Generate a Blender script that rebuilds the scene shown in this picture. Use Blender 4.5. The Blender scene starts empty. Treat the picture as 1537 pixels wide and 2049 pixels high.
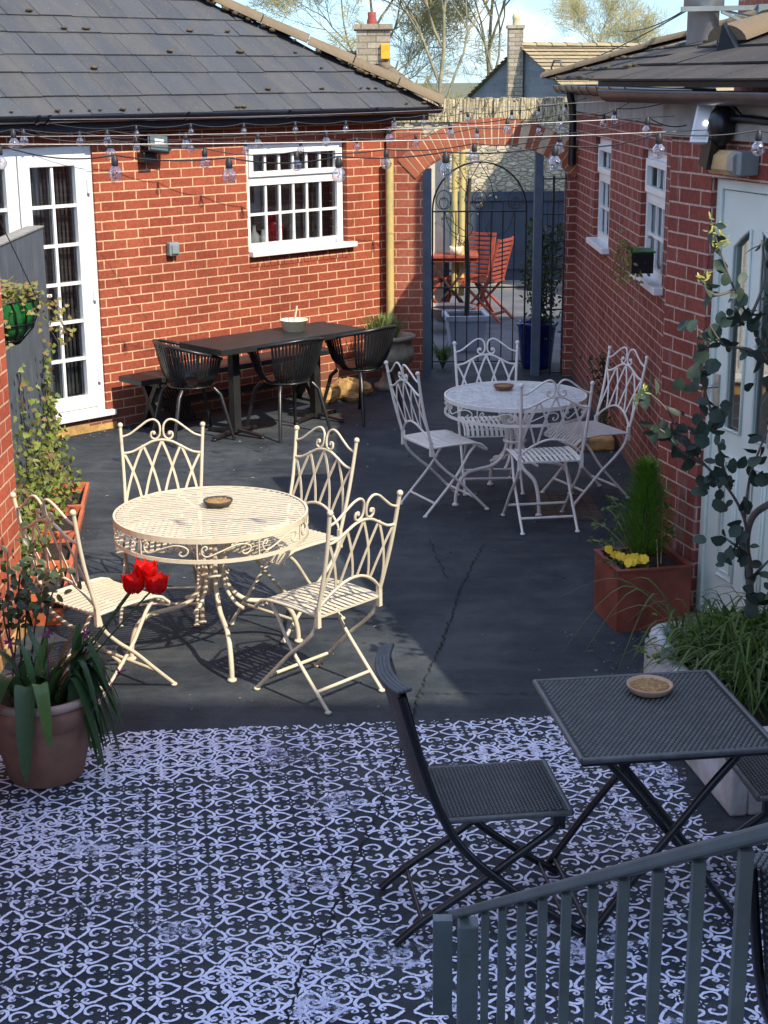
import bpy, math, random
from mathutils import Vector, Matrix
R=math.radians; PI=math.pi
random.seed(7)
scene=bpy.context.scene
col=scene.collection
# ------------------------------------------------------------------ camera
CAM_H=2.7; PITCH=15.82; ROLL=-0.4; FPX=3050.0
cam=bpy.data.cameras.new('camera'); camo=bpy.data.objects.new('camera',cam); col.objects.link(camo)
cam.sensor_fit='HORIZONTAL'; cam.sensor_width=36; cam.lens=FPX/1537*36; cam.clip_end=2000; cam.clip_start=.05
camo.matrix_world=Matrix.Translation((0,0,CAM_H))@Matrix.Rotation(R(90-PITCH),4,'X')@Matrix.Rotation(R(ROLL),4,'Z')
scene.camera=camo
RM=(Matrix.Rotation(R(90-PITCH),3,'X')@Matrix.Rotation(R(ROLL),3,'Z'))
def ray(px,py): return RM@Vector(((px-768.5)/FPX,-(py-1024.5)/FPX,-1))
def atz(px,py,z=0):
    d=ray(px,py); t=(z-CAM_H)/d.z; return Vector((d.x*t,d.y*t,z))
def aty(px,py,Y):
    d=ray(px,py); t=Y/d.y; return Vector((d.x*t,Y,CAM_H+d.z*t))
# ------------------------------------------------------------------ mesh builder
class MB:
    def __init__(s): s.v=[]; s.f=[]; s.sm=[]
    def add(s,vs,fs,smooth=False):
        o=len(s.v); s.v+= [tuple(v) for v in vs]; s.f+=[tuple(i+o for i in f) for f in fs]; s.sm+=[smooth]*len(fs); return s
    def box(s,a,b,M=None):
        x0,y0,z0=a; x1,y1,z1=b
        vs=[Vector(p) for p in ((x0,y0,z0),(x1,y0,z0),(x1,y1,z0),(x0,y1,z0),(x0,y0,z1),(x1,y0,z1),(x1,y1,z1),(x0,y1,z1))]
        if M: vs=[M@v for v in vs]
        return s.add(vs,[(0,3,2,1),(4,5,6,7),(0,1,5,4),(1,2,6,5),(2,3,7,6),(3,0,4,7)])
    def bar(s,p,q,w,h,up=(0,0,1)):
        p=Vector(p);q=Vector(q);d=(q-p);L=d.length;d.normalize();u=Vector(up)
        if abs(d.dot(u))>.98:u=Vector((0,1,0))
        x=d.cross(u).normalized();z=x.cross(d)
        vs=[]
        for c in (p,q):
            for a,b in ((-1,-1),(1,-1),(1,1),(-1,1)): vs.append(c+x*a*w/2+z*b*h/2)
        return s.add(vs,[(0,1,2,3),(7,6,5,4),(0,4,5,1),(1,5,6,2),(2,6,7,3),(3,7,4,0)])
    def tube(s,pts,r,n=8,cap=True,smooth=True,flat=None):
        pts=[Vector(p) for p in pts]; m=len(pts)
        rs=r if isinstance(r,(list,tuple)) else [r]*m
        vs=[];prev=None
        for i,p in enumerate(pts):
            d=(pts[min(i+1,m-1)]-pts[max(i-1,0)])
            if d.length<1e-9: d=Vector((0,0,1))
            d.normalize()
            if prev is None:
                a=Vector((0,0,1)) if abs(d.z)<.9 else Vector((1,0,0))
                x=d.cross(a).normalized()
            else:
                x=prev-d*prev.dot(d)
                x=x.normalized() if x.length>1e-6 else d.orthogonal().normalized()
            prev=x; y=d.cross(x)
            for k in range(n):
                t=2*PI*k/n; vs.append(p+(x*math.cos(t)+y*math.sin(t))*rs[i])
        fs=[]
        for i in range(m-1):
            for k in range(n):
                a=i*n+k;b=i*n+(k+1)%n; fs.append((a,b,b+n,a+n))
        s.add(vs,fs,smooth)
        if cap: s.add([vs[k] for k in range(n)],[tuple(range(n-1,-1,-1))]); s.add([vs[(m-1)*n+k] for k in range(n)],[tuple(range(n))])
        return s
    def ribbon(s,pts,w,th,nrm):       # flat strip following pts, broad side facing nrm
        pts=[Vector(p) for p in pts];m=len(pts);vs=[];nrm=Vector(nrm).normalized()
        for i,p in enumerate(pts):
            d=(pts[min(i+1,m-1)]-pts[max(i-1,0)]).normalized()
            x=d.cross(nrm).normalized()
            for a,b in ((-1,-1),(1,-1),(1,1),(-1,1)): vs.append(p+x*a*w/2+nrm*b*th/2)
        fs=[(0,1,2,3),tuple((m-1)*4+k for k in (3,2,1,0))]
        for i in range(m-1):
            for k in range(4):
                a=i*4+k;b=i*4+(k+1)%4; fs.append((a,a+4,b+4,b))
        return s.add(vs,fs)
    def lathe(s,prof,c=(0,0,0),n=32,wob=None):
        vs=[];m=len(prof);c=Vector(c)
        for r,z in prof:
            for k in range(n):
                t=2*PI*k/n; rr=r*(1+(wob(t,z) if wob else 0)); vs.append(c+Vector((rr*math.cos(t),rr*math.sin(t),z)))
        fs=[]
        for i in range(m-1):
            for k in range(n):
                a=i*n+k;b=i*n+(k+1)%n; fs.append((a,b,b+n,a+n))
        return s.add(vs,fs,True)
    def ball(s,c,r,n=8,m=5,sq=(1,1,1)):
        c=Vector(c);vs=[c+Vector((0,0,-r*sq[2]))]
        for i in range(1,m):
            a=-PI/2+PI*i/m
            for k in range(n):
                t=2*PI*k/n; vs.append(c+Vector((r*math.cos(a)*math.cos(t)*sq[0],r*math.cos(a)*math.sin(t)*sq[1],r*math.sin(a)*sq[2])))
        vs.append(c+Vector((0,0,r*sq[2])));fs=[]
        for k in range(n): fs.append((0,1+(k+1)%n,1+k))
        for i in range(m-2):
            for k in range(n):
                a=1+i*n+k;b=1+i*n+(k+1)%n; fs.append((a,b,b+n,a+n))
        t=len(vs)-1
        for k in range(n): fs.append((t,1+(m-2)*n+k,1+(m-2)*n+(k+1)%n))
        return s.add(vs,fs,True)
    def poly(s,pts): return s.add(pts,[tuple(range(len(pts)))])
    def prism(s,pts,d):       # extruded polygon
        pts=[Vector(p) for p in pts];d=Vector(d);n=len(pts)
        return s.add(pts+[p+d for p in pts],[tuple(range(n)),tuple(range(2*n-1,n-1,-1))]+[(i,i+n,(i+1)%n+n,(i+1)%n) for i in range(n)])
    def leaf(s,c,dr,nm,L,w,shape='ov'):
        c=Vector(c);dr=Vector(dr).normalized();nm=Vector(nm); x=dr.cross(nm)
        if x.length<1e-4:x=dr.orthogonal()
        x.normalize();nm=x.cross(dr).normalized()
        if shape=='ov':
            pr=[(0,.0),(.25,.8),(.55,1),(.82,.6),(1,0)]
        elif shape=='round':
            pr=[(0,.2),(.18,.85),(.5,1),(.82,.8),(1,.12)]
        elif shape=='ivy':
            pr=[(0,.15),(.12,1),(.38,.55),(.5,.85),(.72,.35),(1,0)]
        vs=[];k=len(pr)
        for a,b in pr:
            q=c+dr*a*L-nm*L*.18*(a*a)
            vs.append(q+x*b*w/2+nm*w*.13*b);vs.append(q);vs.append(q-x*b*w/2+nm*w*.13*b)
        fs=[]
        for i in range(k-1):
            a=3*i; fs+=[(a,a+3,a+4,a+1),(a+1,a+4,a+5,a+2)]
        return s.add(vs,fs,True)
    def blade(s,pts,w):       # long leaf, width tapering
        pts=[Vector(p) for p in pts];m=len(pts);vs=[]
        d0=(pts[-1]-pts[0]);side=d0.cross(Vector((0,0,1)))
        if side.length<1e-3:side=Vector((random.random()-.5,random.random()-.5,0))
        side.normalize()
        for i,p in enumerate(pts):
            t=i/(m-1); ww=w*(math.sin(PI*min(1,.18+t*.82))**.6 if t<1 else 0)*.5
            up=Vector((0,0,1))*ww*.35
            vs+=[p+side*ww+up,p,p-side*ww+up]
        fs=[]
        for i in range(m-1):
            a=3*i; fs+=[(a,a+3,a+4,a+1),(a+1,a+4,a+5,a+2)]
        return s.add(vs,fs,True)
    def build(s,name,mat,parent=None,M=None,bevel=0):
        me=bpy.data.meshes.new(name); me.from_pydata(s.v,[],s.f)
        me.polygons.foreach_set('use_smooth',s.sm); me.materials.append(mat); me.update()
        o=bpy.data.objects.new(name,me); col.objects.link(o)
        if parent: o.parent=parent
        if M is not None: o.matrix_local=M
        if bevel:
            b=o.modifiers.new('b','BEVEL');b.width=bevel;b.segments=2;b.limit_method='ANGLE'
        return o
def empty(name,label,cat,loc=(0,0,0),rz=0,group=None):
    o=bpy.data.objects.new(name,None);col.objects.link(o);o.location=loc;o.rotation_euler=(0,0,rz);o.empty_display_size=.1
    tag(o,label,cat,group);return o
def tag(o,label,cat,group=None):
    o['label']=label;o['category']=cat
    if group:o['group']=group
    return o
def struct(o,kind='structure'): o['kind']=kind;return o
def dup(src,loc,rz,label,parent=None):
    c=src.copy();col.objects.link(c)
    if parent is None: c.location=loc;c.rotation_euler=(0,0,rz);c['label']=label
    else:c.parent=parent
    for ch in [x for x in src.children]: dup(ch,None,None,None,c)
    return c
def arc(c,r,a0,a1,n,f=lambda a,r:None):
    return [(c[0]+r*math.cos(a0+(a1-a0)*i/n),c[1]+r*math.sin(a0+(a1-a0)*i/n)) for i in range(n+1)]
def spline(P,k=6):
    P=[Vector(p) for p in P];out=[]
    for i in range(len(P)-1):
        a=P[max(i-1,0)];b=P[i];c=P[i+1];d=P[min(i+2,len(P)-1)]
        for j in range(k):
            t=j/k;out.append(.5*((2*b)+(c-a)*t+(2*a-5*b+4*c-d)*t*t+(3*b-a-3*c+d)*t**3))
    out.append(P[-1]);return out
# ------------------------------------------------------------------ materials
def srgb(r,g,b): return tuple((x/255/12.92 if x/255<=.04045 else ((x/255+.055)/1.055)**2.4) for x in (r,g,b))+(1,)
class NT:
    def __init__(s,name):
        s.m=bpy.data.materials.new(name);s.m.use_nodes=True;s.t=s.m.node_tree;s.n=s.t.nodes;s.l=s.t.links
        s.b=s.n['Principled BSDF']
    def node(s,t,**k):
        n=s.n.new(t)
        for a,v in k.items():
            if a.startswith('_'): n.inputs[a[1:].replace('_',' ')].default_value=v
            else: setattr(n,a,v)
        return n
    def link(s,a,b): s.l.new(a,b)
    def coord(s,kind='Object'): return s.node('ShaderNodeTexCoord').outputs[kind]
    def noise(s,vec,scale,detail=4,rough=.6):
        n=s.node('ShaderNodeTexNoise',_Scale=scale,_Detail=detail,_Roughness=rough)
        if vec: s.link(vec,n.inputs['Vector'])
        return n.outputs['Fac']
    def ramp(s,fac,stops):
        r=s.node('ShaderNodeValToRGB');e=r.color_ramp.elements
        while len(e)<len(stops): e.new(.5)
        for i,(p,c) in enumerate(stops): e[i].position=p;e[i].color=c if len(c)==4 else tuple(c)+(1,)
        s.link(fac,r.inputs[0]);return r.outputs[0]
    def mix(s,fac,a,b,mode='MIX'):
        n=s.node('ShaderNodeMix',data_type='RGBA',blend_type=mode)
        for i,v in ((0,fac),(6,a),(7,b)):
            if isinstance(v,(int,float)): n.inputs[i].default_value=v
            elif isinstance(v,tuple): n.inputs[i].default_value=v
            else: s.link(v,n.inputs[i])
        return n.outputs[2]
    def math(s,op,a,b=0):
        n=s.node('ShaderNodeMath',operation=op)
        for i,v in ((0,a),(1,b)):
            if isinstance(v,(int,float)): n.inputs[i].default_value=v
            else: s.link(v,n.inputs[i])
        return n.outputs[0]
    def bump(s,h,st=.4,dist=.01):
        n=s.node('ShaderNodeBump',_Strength=st,_Distance=dist);s.link(h,n.inputs['Height']);s.link(n.outputs[0],s.b.inputs['Normal'])
    def col(s,c):
        if isinstance(c,tuple): s.b.inputs['Base Color'].default_value=c
        else: s.link(c,s.b.inputs['Base Color'])
    def set(s,**k):
        for a,v in k.items(): s.b.inputs[a.replace('_',' ')].default_value=v
def plain(name,c,rough=.5,metal=0,var=.25,scale=6,bump=0,bs=60,c2=None,spec=.5):
    """painted or plain surface with soft dirt variation of its own colour"""
    n=NT(name);v=n.coord();f=n.noise(v,scale,6,.65)
    dark=c2 or tuple(x*(1-var) for x in c[:3])+(1,)
    n.col(n.ramp(f,[(.35,dark),(.62,c)]));n.set(Roughness=rough,Metallic=metal,Specular_IOR_Level=spec)
    if bump: n.bump(n.noise(v,bs,4),bump,.004)
    return n.m
def brick(name,cA,cB,mort,stain=None,rowh=.075,bw=.225,msz=.0062):
    n=NT(name);v=n.coord();sp=n.node('ShaderNodeSeparateXYZ');n.link(v,sp.inputs[0])
    # course lines wander very slightly
    x=n.math('ADD',sp.outputs[0],sp.outputs[1]);
    wob=n.math('MULTIPLY',n.math('SUBTRACT',n.noise(v,9,2),.5),.006)
    cb=n.node('ShaderNodeCombineXYZ');n.link(n.math('ADD',x,wob),cb.inputs[0]);n.link(n.math('ADD',sp.outputs[2],wob),cb.inputs[1])
    t=n.node('ShaderNodeTexBrick',_Scale=1.0,_Brick_Width=bw,_Row_Height=rowh,_Mortar_Size=msz,_Mortar_Smooth=.25,_Bias=-.1)
    t.offset=.5;t.inputs['Color1'].default_value=cA;t.inputs['Color2'].default_value=cB;t.inputs['Mortar'].default_value=mort
    n.link(cb.outputs[0],t.inputs['Vector'])
    c=t.outputs['Color']
    face=n.noise(v,38,5,.7);c=n.mix(.7,c,n.ramp(face,[(.3,(.45,.42,.42)),(.7,(1.15,1.12,1.1))]),'MULTIPLY')
    big=n.noise(v,1.3,5,.65);c=n.mix(.5,c,n.ramp(big,[(.38,(.62,.58,.58)),(.56,(1.1,1.08,1.06))]),'MULTIPLY')
    z=n.math('ADD',sp.outputs[2],n.math('MULTIPLY',n.noise(v,3,4),.5));c=n.mix(n.math('MULTIPLY',n.ramp(z,[(.30,(1,1,1)),(.52,(0,0,0))]),.45),c,(.13,.10,.07,1))
    # lime bloom and grime patches
    bl=n.noise(v,5.5,6,.75);c=n.mix(n.math('MULTIPLY',n.ramp(bl,[(.6,(0,0,0)),(.8,(1,1,1))]),.14),c,(.55,.47,.43,1))
    if stain:
        mp=n.node('ShaderNodeMapping');mp.inputs['Scale'].default_value=(3.2,3.2,.45);n.link(v,mp.inputs[0])
        s2=n.noise(mp.outputs[0],2.2,5,.7)
        c=n.mix(n.math('MULTIPLY',n.ramp(s2,[(.55,(0,0,0)),(.72,(1,1,1))]),stain),c,(.5,.46,.47,1))
    n.col(c);n.set(Roughness=.88,Specular_IOR_Level=.25)
    h=n.math('ADD',n.math('MULTIPLY',t.outputs['Fac'],-1.0),n.math('MULTIPLY',face,.35));n.bump(h,.8,.007)
    return n.m
def leafmat(name,cols,rough=.55,trans=.25,spec=.3):
    n=NT(name);g=n.node('ShaderNodeNewGeometry');n.link
    st=[(i/max(1,len(cols)-1)*.9+.05,c) for i,c in enumerate(cols)]
    c=n.ramp(g.outputs['Random Per Island'],st)
    c=n.mix(.4,c,n.ramp(n.noise(n.coord(),60,3),[(.3,(.6,.6,.6)),(.7,(1.2,1.2,1.2))]),'MULTIPLY')
    n.col(c);n.set(Roughness=rough,Specular_IOR_Level=spec)
    tr=n.node('ShaderNodeBsdfTranslucent');n.link(c,tr.inputs[0]);mx=n.node('ShaderNodeMixShader');mx.inputs[0].default_value=trans
    n.link(n.b.outputs[0],mx.inputs[1]);n.link(tr.outputs[0],mx.inputs[2]);n.link(mx.outputs[0],n.n['Material Output'].inputs[0])
    return n.m
def glassmat(name,dark=(.9,.93,.95,1),refl=.5,rough=.02,op=0.0):
    n=NT(name);n.n.remove(n.b);t=n.node('ShaderNodeBsdfTransparent',_Color=dark);g=n.node('ShaderNodeBsdfGlossy',_Roughness=rough)
    f=n.node('ShaderNodeFresnel',_IOR=1.5);mx=n.node('ShaderNodeMixShader')
    n.link(n.math('ADD',n.math('MULTIPLY',f.outputs[0],1-refl),refl*.35),mx.inputs[0]);n.link(t.outputs[0],mx.inputs[1]);n.link(g.outputs[0],mx.inputs[2])
    n.link(mx.outputs[0],n.n['Material Output'].inputs[0]);return n.m
M={}
M['brick_sun']=brick('brick_left',(.29,.066,.036,1),(.39,.100,.052,1),(.74,.46,.27,1))
M['brick_arch']=brick('brick_arch',(.34,.085,.055,1),(.40,.14,.085,1),(.62,.42,.27,1))
M['brick_right']=brick('brick_right',(.25,.062,.045,1),(.31,.088,.062,1),(.60,.45,.36,1),stain=.4,msz=.0055)
M['brick_low']=brick('brick_low',(.50,.11,.06,1),(.56,.15,.08,1),(.75,.5,.32,1))
M['pvc']=plain('white_pvc',(.80,.80,.77,1),.35,var=.08,scale=3)
M['pvc2']=plain('white_pvc_shade',(.78,.80,.80,1),.35,var=.08,scale=3)
M['black']=plain('black_plastic',(.010,.011,.014,1),.32,var=.3)
M['gutter']=plain('black_gutter',(.012,.014,.022,1),.25,var=.3)
M['gutter_brown']=plain('weathered_gutter',(.09,.06,.05,1),.4,var=.5,scale=5)
M['fascia']=plain('fascia_dark',(.015,.018,.032,1),.4)
M['fascia_grey']=plain('fascia_grey_render',(.36,.34,.30,1),.9,var=.35,scale=4,bump=.3)
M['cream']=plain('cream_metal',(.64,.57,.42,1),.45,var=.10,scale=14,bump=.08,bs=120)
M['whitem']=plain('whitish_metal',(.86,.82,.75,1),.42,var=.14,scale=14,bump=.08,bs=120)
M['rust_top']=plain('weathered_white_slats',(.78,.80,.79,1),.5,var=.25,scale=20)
M['resin']=plain('black_resin',(.018,.019,.021,1),.33,var=.4,scale=9)
M['blackwood']=plain('black_stained_timber',(.020,.020,.021,1),.5,var=.45,scale=7,bump=.4,bs=35)
M['chrome']=plain('worn_steel',(.55,.53,.50,1),.3,1.0,var=.3)
M['steel']=plain('galvanised_flue',(.52,.52,.52,1),.4,.35,var=.2,scale=2.5)
M['frame_black']=plain('satin_black_tube',(.007,.008,.011,1),.35,var=.2)
M['rattan_base']=plain('rattan_gap',(.006,.007,.009,1),.6)
M['rattan']=plain('charcoal_rattan',(.085,.098,.102,1),.36,var=.35,scale=25)
M['rail']=plain('grey_painted_steel',(.10,.12,.125,1),.5,var=.25,scale=9,bump=.15)
M['soil']=plain('soil',(.028,.018,.012,1),.95,var=.7,scale=40,bump=1,bs=60)
M['terracotta']=plain('terracotta_plastic',(.56,.145,.06,1),.5,var=.22,scale=9)
M['pot_brown']=plain('dusty_terracotta_pot',(.33,.175,.115,1),.75,var=.35,scale=6,bump=.2)
M['pot_rim']=plain('dusty_pot_rim',(.42,.30,.25,1),.75,var=.2,scale=8)
M['rustbox']=plain('red_brown_metal_planter',(.27,.065,.040,1),.5,var=.45,scale=5,bump=.2)
M['whiterender']=plain('white_painted_render',(.62,.64,.66,1),.8,var=.35,scale=5,bump=.5,bs=30,c2=(.33,.31,.27,1))
M['stone_urn']=plain('cast_stone',(.30,.27,.20,1),.95,var=.5,scale=12,bump=1,bs=50)
M['fence']=None
M['post_blue']=plain('blue_grey_painted_timber',(.085,.115,.155,1),.6,var=.25,scale=7)
M['gate_iron']=plain('black_wrought_iron',(.010,.012,.016,1),.5)
M['gate_blue']=plain('blue_painted_boards',(.045,.064,.095,1),.6,var=.3,scale=4)
M['creamrender']=plain('cream_render',(.66,.60,.46,1),.85,var=.2,scale=4)
M['yellowpole']=plain('mossy_yellow_pipe',(.58,.43,.14,1),.7,var=.45,scale=7,c2=(.36,.34,.15,1))
M['redwood']=plain('orange_red_stained_wood',(.38,.075,.038,1),.5,var=.4,scale=14,bump=.3,bs=50)
M['blueglaze']=plain('blue_glazed_pot',(.010,.022,.16,1),.12,var=.5,scale=10)
M['greypot']=plain('pale_grey_planter',(.42,.47,.55,1),.6,var=.15)
M['galv']=plain('cream_bucket',(.78,.70,.52,1),.6,var=.15)
M['wood']=plain('bare_pine',(.62,.42,.20,1),.7,var=.35,scale=9)
M['peg']=plain('pale_wood_handle',(.72,.62,.45,1),.7)
M['greyplastic']=plain('grey_plastic',(.22,.26,.26,1),.45)
M['mint']=plain('pale_mint_paint',(.66,.75,.68,1),.4,var=.08,scale=4)
M['mint2']=plain('pale_mint_door',(.66,.74,.67,1),.4,var=.06,scale=3)
M['gasket']=plain('dark_gasket',(.03,.035,.04,1),.6)
M['gravel']=plain('sand_ash',(.42,.25,.10,1),.95,var=.6,scale=60,bump=1,bs=160)
M['dish_dark']=plain('dark_dish',(.06,.055,.05,1),.6)
M['dish_tan']=plain('terracotta_saucer',(.50,.33,.22,1),.7)
M['dish_brown']=plain('brown_glazed_dish',(.20,.085,.05,1),.5)
M['yellow']=plain('yellow_petal',(.85,.55,.02,1),.6,var=.2)
M['red']=leafmat('red_petals',[(.85,.01,.008),(.70,.006,.008),(.9,.03,.015)],.45,.35)
M['purple']=plain('purple_petal',(.25,.05,.18,1),.6)
M['stem']=plain('green_stem',(.05,.10,.03,1),.6)
M['bark']=plain('dark_bark',(.075,.055,.04,1),.9,var=.4,scale=20,bump=.6)
M['bark_grey']=plain('grey_smooth_bark',(.16,.14,.12,1),.8,var=.45,scale=12,bump=.5)
M['bark_pale']=plain('lichen_bark',(.33,.29,.17,1),.9,var=.5,scale=3)
M['yellowbox']=plain('yellow_box',(.9,.45,.03,1),.5)
M['redclay']=plain('red_clay_pot',(.30,.06,.04,1),.8)
M['creamclay']=plain('cream_clay_pot',(.75,.58,.30,1),.8)
M['redplastic']=plain('red_enamel',(.45,.01,.02,1),.25,var=.1)
M['whitegloss']=plain('white_ceramic',(.85,.84,.78,1),.3,var=.05)
M['interior']=plain('dark_interior',(.09,.085,.085,1),.9,var=.5,scale=1.5)
M['curtain']=plain('grey_blind',(.20,.19,.18,1),.8,var=.4,scale=3)
M['netcurtain']=plain('cream_curtain',(.55,.53,.44,1),.9,var=.25,scale=6)
M['greenliner']=plain('green_basket_liner',(.015,.20,.045,1),.35,var=.6,scale=12)
M['lead']=plain('lead_grey',(.12,.12,.13,1),.6)
M['rock']=plain('ochre_sandstone',(.58,.34,.12,1),.95,var=.55,scale=9,bump=1,bs=25)
M['slab']=plain('stone_step',(.26,.24,.20,1),.9,var=.4,scale=6,bump=.4)
M['glass']=glassmat('window_glass',(.75,.8,.8,1),.42)
M['glass_door']=glassmat('door_glass',(.32,.33,.32,1),.95,.03)
M['ivy']=leafmat('ivy_leaves',[(.16,.21,.04),(.22,.28,.05),(.30,.33,.10),(.08,.13,.03),(.26,.16,.07)],trans=.3)
M['dryivy']=leafmat('dry_ivy_leaves',[(.30,.30,.06),(.28,.18,.07),(.22,.26,.05),(.34,.28,.16)],trans=.3)
M['euc']=leafmat('eucalyptus_leaves',[(.035,.062,.045),(.05,.085,.062),(.024,.042,.034),(.08,.115,.085)],.5,.2)
M['eucyoung']=leafmat('young_yellow_leaves',[(.5,.5,.12),(.42,.48,.10),(.6,.6,.3)],trans=.3)
M['rosemary']=leafmat('grey_green_needles',[(.16,.22,.07),(.24,.30,.10),(.11,.16,.06)],trans=.2)
M['fern']=leafmat('feathery_green',[(.07,.19,.012),(.11,.26,.02),(.15,.32,.035)],trans=.35)
M['strap']=leafmat('strap_leaves',[(.045,.11,.04),(.065,.15,.045),(.035,.08,.035),(.09,.18,.04)],.35,.25,.5)
M['grassl']=leafmat('grassy_leaves',[(.08,.15,.035),(.12,.20,.04),(.05,.10,.03),(.16,.20,.08)],trans=.3)
M['bushl']=leafmat('bright_small_leaves',[(.13,.23,.03),(.18,.30,.05),(.08,.16,.03)],trans=.35)
M['roseleaf']=leafmat('dark_rose_leaves',[(.035,.065,.02),(.05,.085,.025),(.06,.045,.03)],.4,.15,.5)
M['darkleaf']=leafmat('dark_climber_leaves',[(.03,.05,.025),(.05,.08,.03),(.10,.12,.04)],trans=.2)
M['catkin']=leafmat('pale_spring_twigs',[(.48,.40,.16),(.38,.34,.15),(.52,.46,.24)],trans=.4)
M['bush_far']=leafmat('far_scrub',[(.22,.20,.09),(.15,.15,.06),(.28,.22,.12)],trans=.2)
M['moss']=plain('moss_clump',(.12,.085,.04,1),.95,var=.6,scale=20,bump=1,bs=60)
# slate roof
def slate(name,base,grime,moss,pale):
    n=NT(name);v=n.coord();g=n.node('ShaderNodeNewGeometry')
    c=n.ramp(g.outputs['Random Per Island'],[(0,tuple(x*.88 for x in base)),(.5,base),(1,tuple(x*1.1 for x in base))])
    mp=n.node('ShaderNodeMapping');mp.inputs['Scale'].default_value=(2.5,.6,1);n.link(v,mp.inputs[0])
    st=n.noise(mp.outputs[0],1.6,6,.7);c=n.mix(n.math('MULTIPLY',n.ramp(st,[(.42,(0,0,0)),(.68,(1,1,1))]),.55),c,grime+(1,))
    sp=n.noise(v,26,3,.8);c=n.mix(n.ramp(sp,[(.66,(0,0,0)),(.72,(1,1,1))]),c,moss+(1,))
    sp2=n.noise(v,55,2,.8);c=n.mix(n.math('MULTIPLY',n.ramp(sp2,[(.68,(0,0,0)),(.74,(1,1,1))]),.6),c,pale+(1,))
    n.col(c);n.set(Roughness=.8,Specular_IOR_Level=.12);n.bump(n.noise(v,40,5),.5,.008);return n.m
M['slate']=slate('blue_grey_slate',(.066,.072,.082),(.115,.105,.088),(.085,.062,.035),(.36,.34,.29))
M['slate2']=slate('weathered_brown_slate',(.060,.054,.050),(.12,.095,.068),(.16,.12,.06),(.40,.35,.26))
M['tile_brown']=slate('brown_mossy_tiles',(.17,.12,.085),(.20,.15,.09),(.22,.17,.09),(.42,.36,.25))
M['tile_tan']=slate('tan_roof_tiles',(.34,.27,.16),(.26,.21,.12),(.22,.19,.10),(.5,.45,.3))
M['ring']=slate('arch_bricks',(.36,.11,.058),(.30,.12,.07),(.20,.085,.05),(.42,.26,.17))
M['ridge']=slate('mossy_ridge_tile',(.17,.13,.085),(.24,.19,.12),(.09,.065,.03),(.66,.60,.46))
# rubble stone
def rubble(name,a,b,mort,sx,sz,squash=False):
    n=NT(name);v=n.coord();mp=n.node('ShaderNodeMapping');mp.inputs['Scale'].default_value=(sx,sx,sz);n.link(v,mp.inputs[0])
    vo=n.node('ShaderNodeTexVoronoi',_Scale=1.0,_Randomness=.9);vo.feature='F1';n.link(mp.outputs[0],vo.inputs['Vector'])
    vd=n.node('ShaderNodeTexVoronoi',_Scale=1.0,_Randomness=.9);vd.feature='DISTANCE_TO_EDGE';n.link(mp.outputs[0],vd.inputs['Vector'])
    c=n.mix(n.ramp(vo.outputs['Color'],[(.2,(0,0,0)),(.8,(1,1,1))]),a,b)
    c=n.mix(.6,c,n.ramp(n.noise(v,25,5),[(.3,(.55,.52,.5)),(.7,(1.15,1.15,1.1))]),'MULTIPLY')
    e=n.ramp(vd.outputs['Distance'],[(.02,(0,0,0)),(.09,(1,1,1))]);c=n.mix(e,mort,c)
    n.col(c);n.set(Roughness=.92,Specular_IOR_Level=.2);n.bump(n.math('ADD',e,n.math('MULTIPLY',n.noise(v,30,5),.6)),1,.03);return n.m
M['rubble']=rubble('limestone_rubble',(.50,.44,.31,1),(.68,.62,.46,1),(.46,.41,.30,1),9,20)
M['coping']=rubble('upright_coping_stones',(.48,.41,.25,1),(.66,.58,.38,1),(.34,.29,.18,1),26,4)
M['greystone']=brick('grey_stone_gable',(.20,.23,.25,1),(.27,.29,.30,1),(.25,.27,.28,1),rowh=.16,bw=.42,msz=.01)
M['chimstone']=brick('chimney_stone',(.34,.30,.22,1),(.48,.43,.33,1),(.24,.21,.16,1),rowh=.09,bw=.26,msz=.01)
# timber fence with vertical grooves
n=NT('grey_fence_boards');v=n.coord();mp=n.node('ShaderNodeMapping');mp.inputs['Scale'].default_value=(1,1,.04);n.link(v,mp.inputs[0])
g=n.noise(mp.outputs[0],70,4,.7);c=n.ramp(g,[(.3,(.045,.055,.068)),(.55,(.10,.12,.14)),(.75,(.19,.21,.225))])
n.col(n.mix(.5,c,n.ramp(n.noise(v,5,5),[(.35,(.6,.6,.6)),(.65,(1.1,1.1,1.1))]),'MULTIPLY'));n.set(Roughness=.75);n.bump(g,.9,.008);M['fence']=n.m
M['fencetop']=plain('weathered_timber_top',(.30,.28,.24,1),.9,var=.4,scale=14,bump=.5)
# painted patio
n=NT('dark_painted_concrete');v=n.coord()
a=n.noise(v,1.1,8,.7);b=n.noise(v,7,7,.75);c=n.ramp(a,[(.38,(.024,.031,.040)),(.5,(.037,.046,.056)),(.60,(.056,.066,.076))])
c=n.mix(.6,c,n.ramp(b,[(.37,(.6,.6,.6)),(.5,(1,1,1)),(.63,(1.4,1.38,1.34))]),'MULTIPLY')
gr=n.noise(v,160,3,.9);c=n.mix(.8,c,n.ramp(gr,[(.42,(.55,.55,.55)),(.58,(1.45,1.45,1.45))]),'MULTIPLY');sp=n.noise(v,38,3,.85);c=n.mix(n.math('MULTIPLY',n.ramp(sp,[(.66,(0,0,0)),(.72,(1,1,1))]),.5),c,(.13,.125,.12,1))
mp=n.node('ShaderNodeMapping');mp.inputs['Scale'].default_value=(.35,1.6,1);mp.inputs['Rotation'].default_value=(0,0,.25);n.link(v,mp.inputs[0])
st=n.noise(mp.outputs[0],4,6,.7);c=n.mix(n.math('MULTIPLY',n.ramp(st,[(.50,(0,0,0)),(.70,(1,1,1))]),.5),c,(.085,.088,.086,1))
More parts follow.
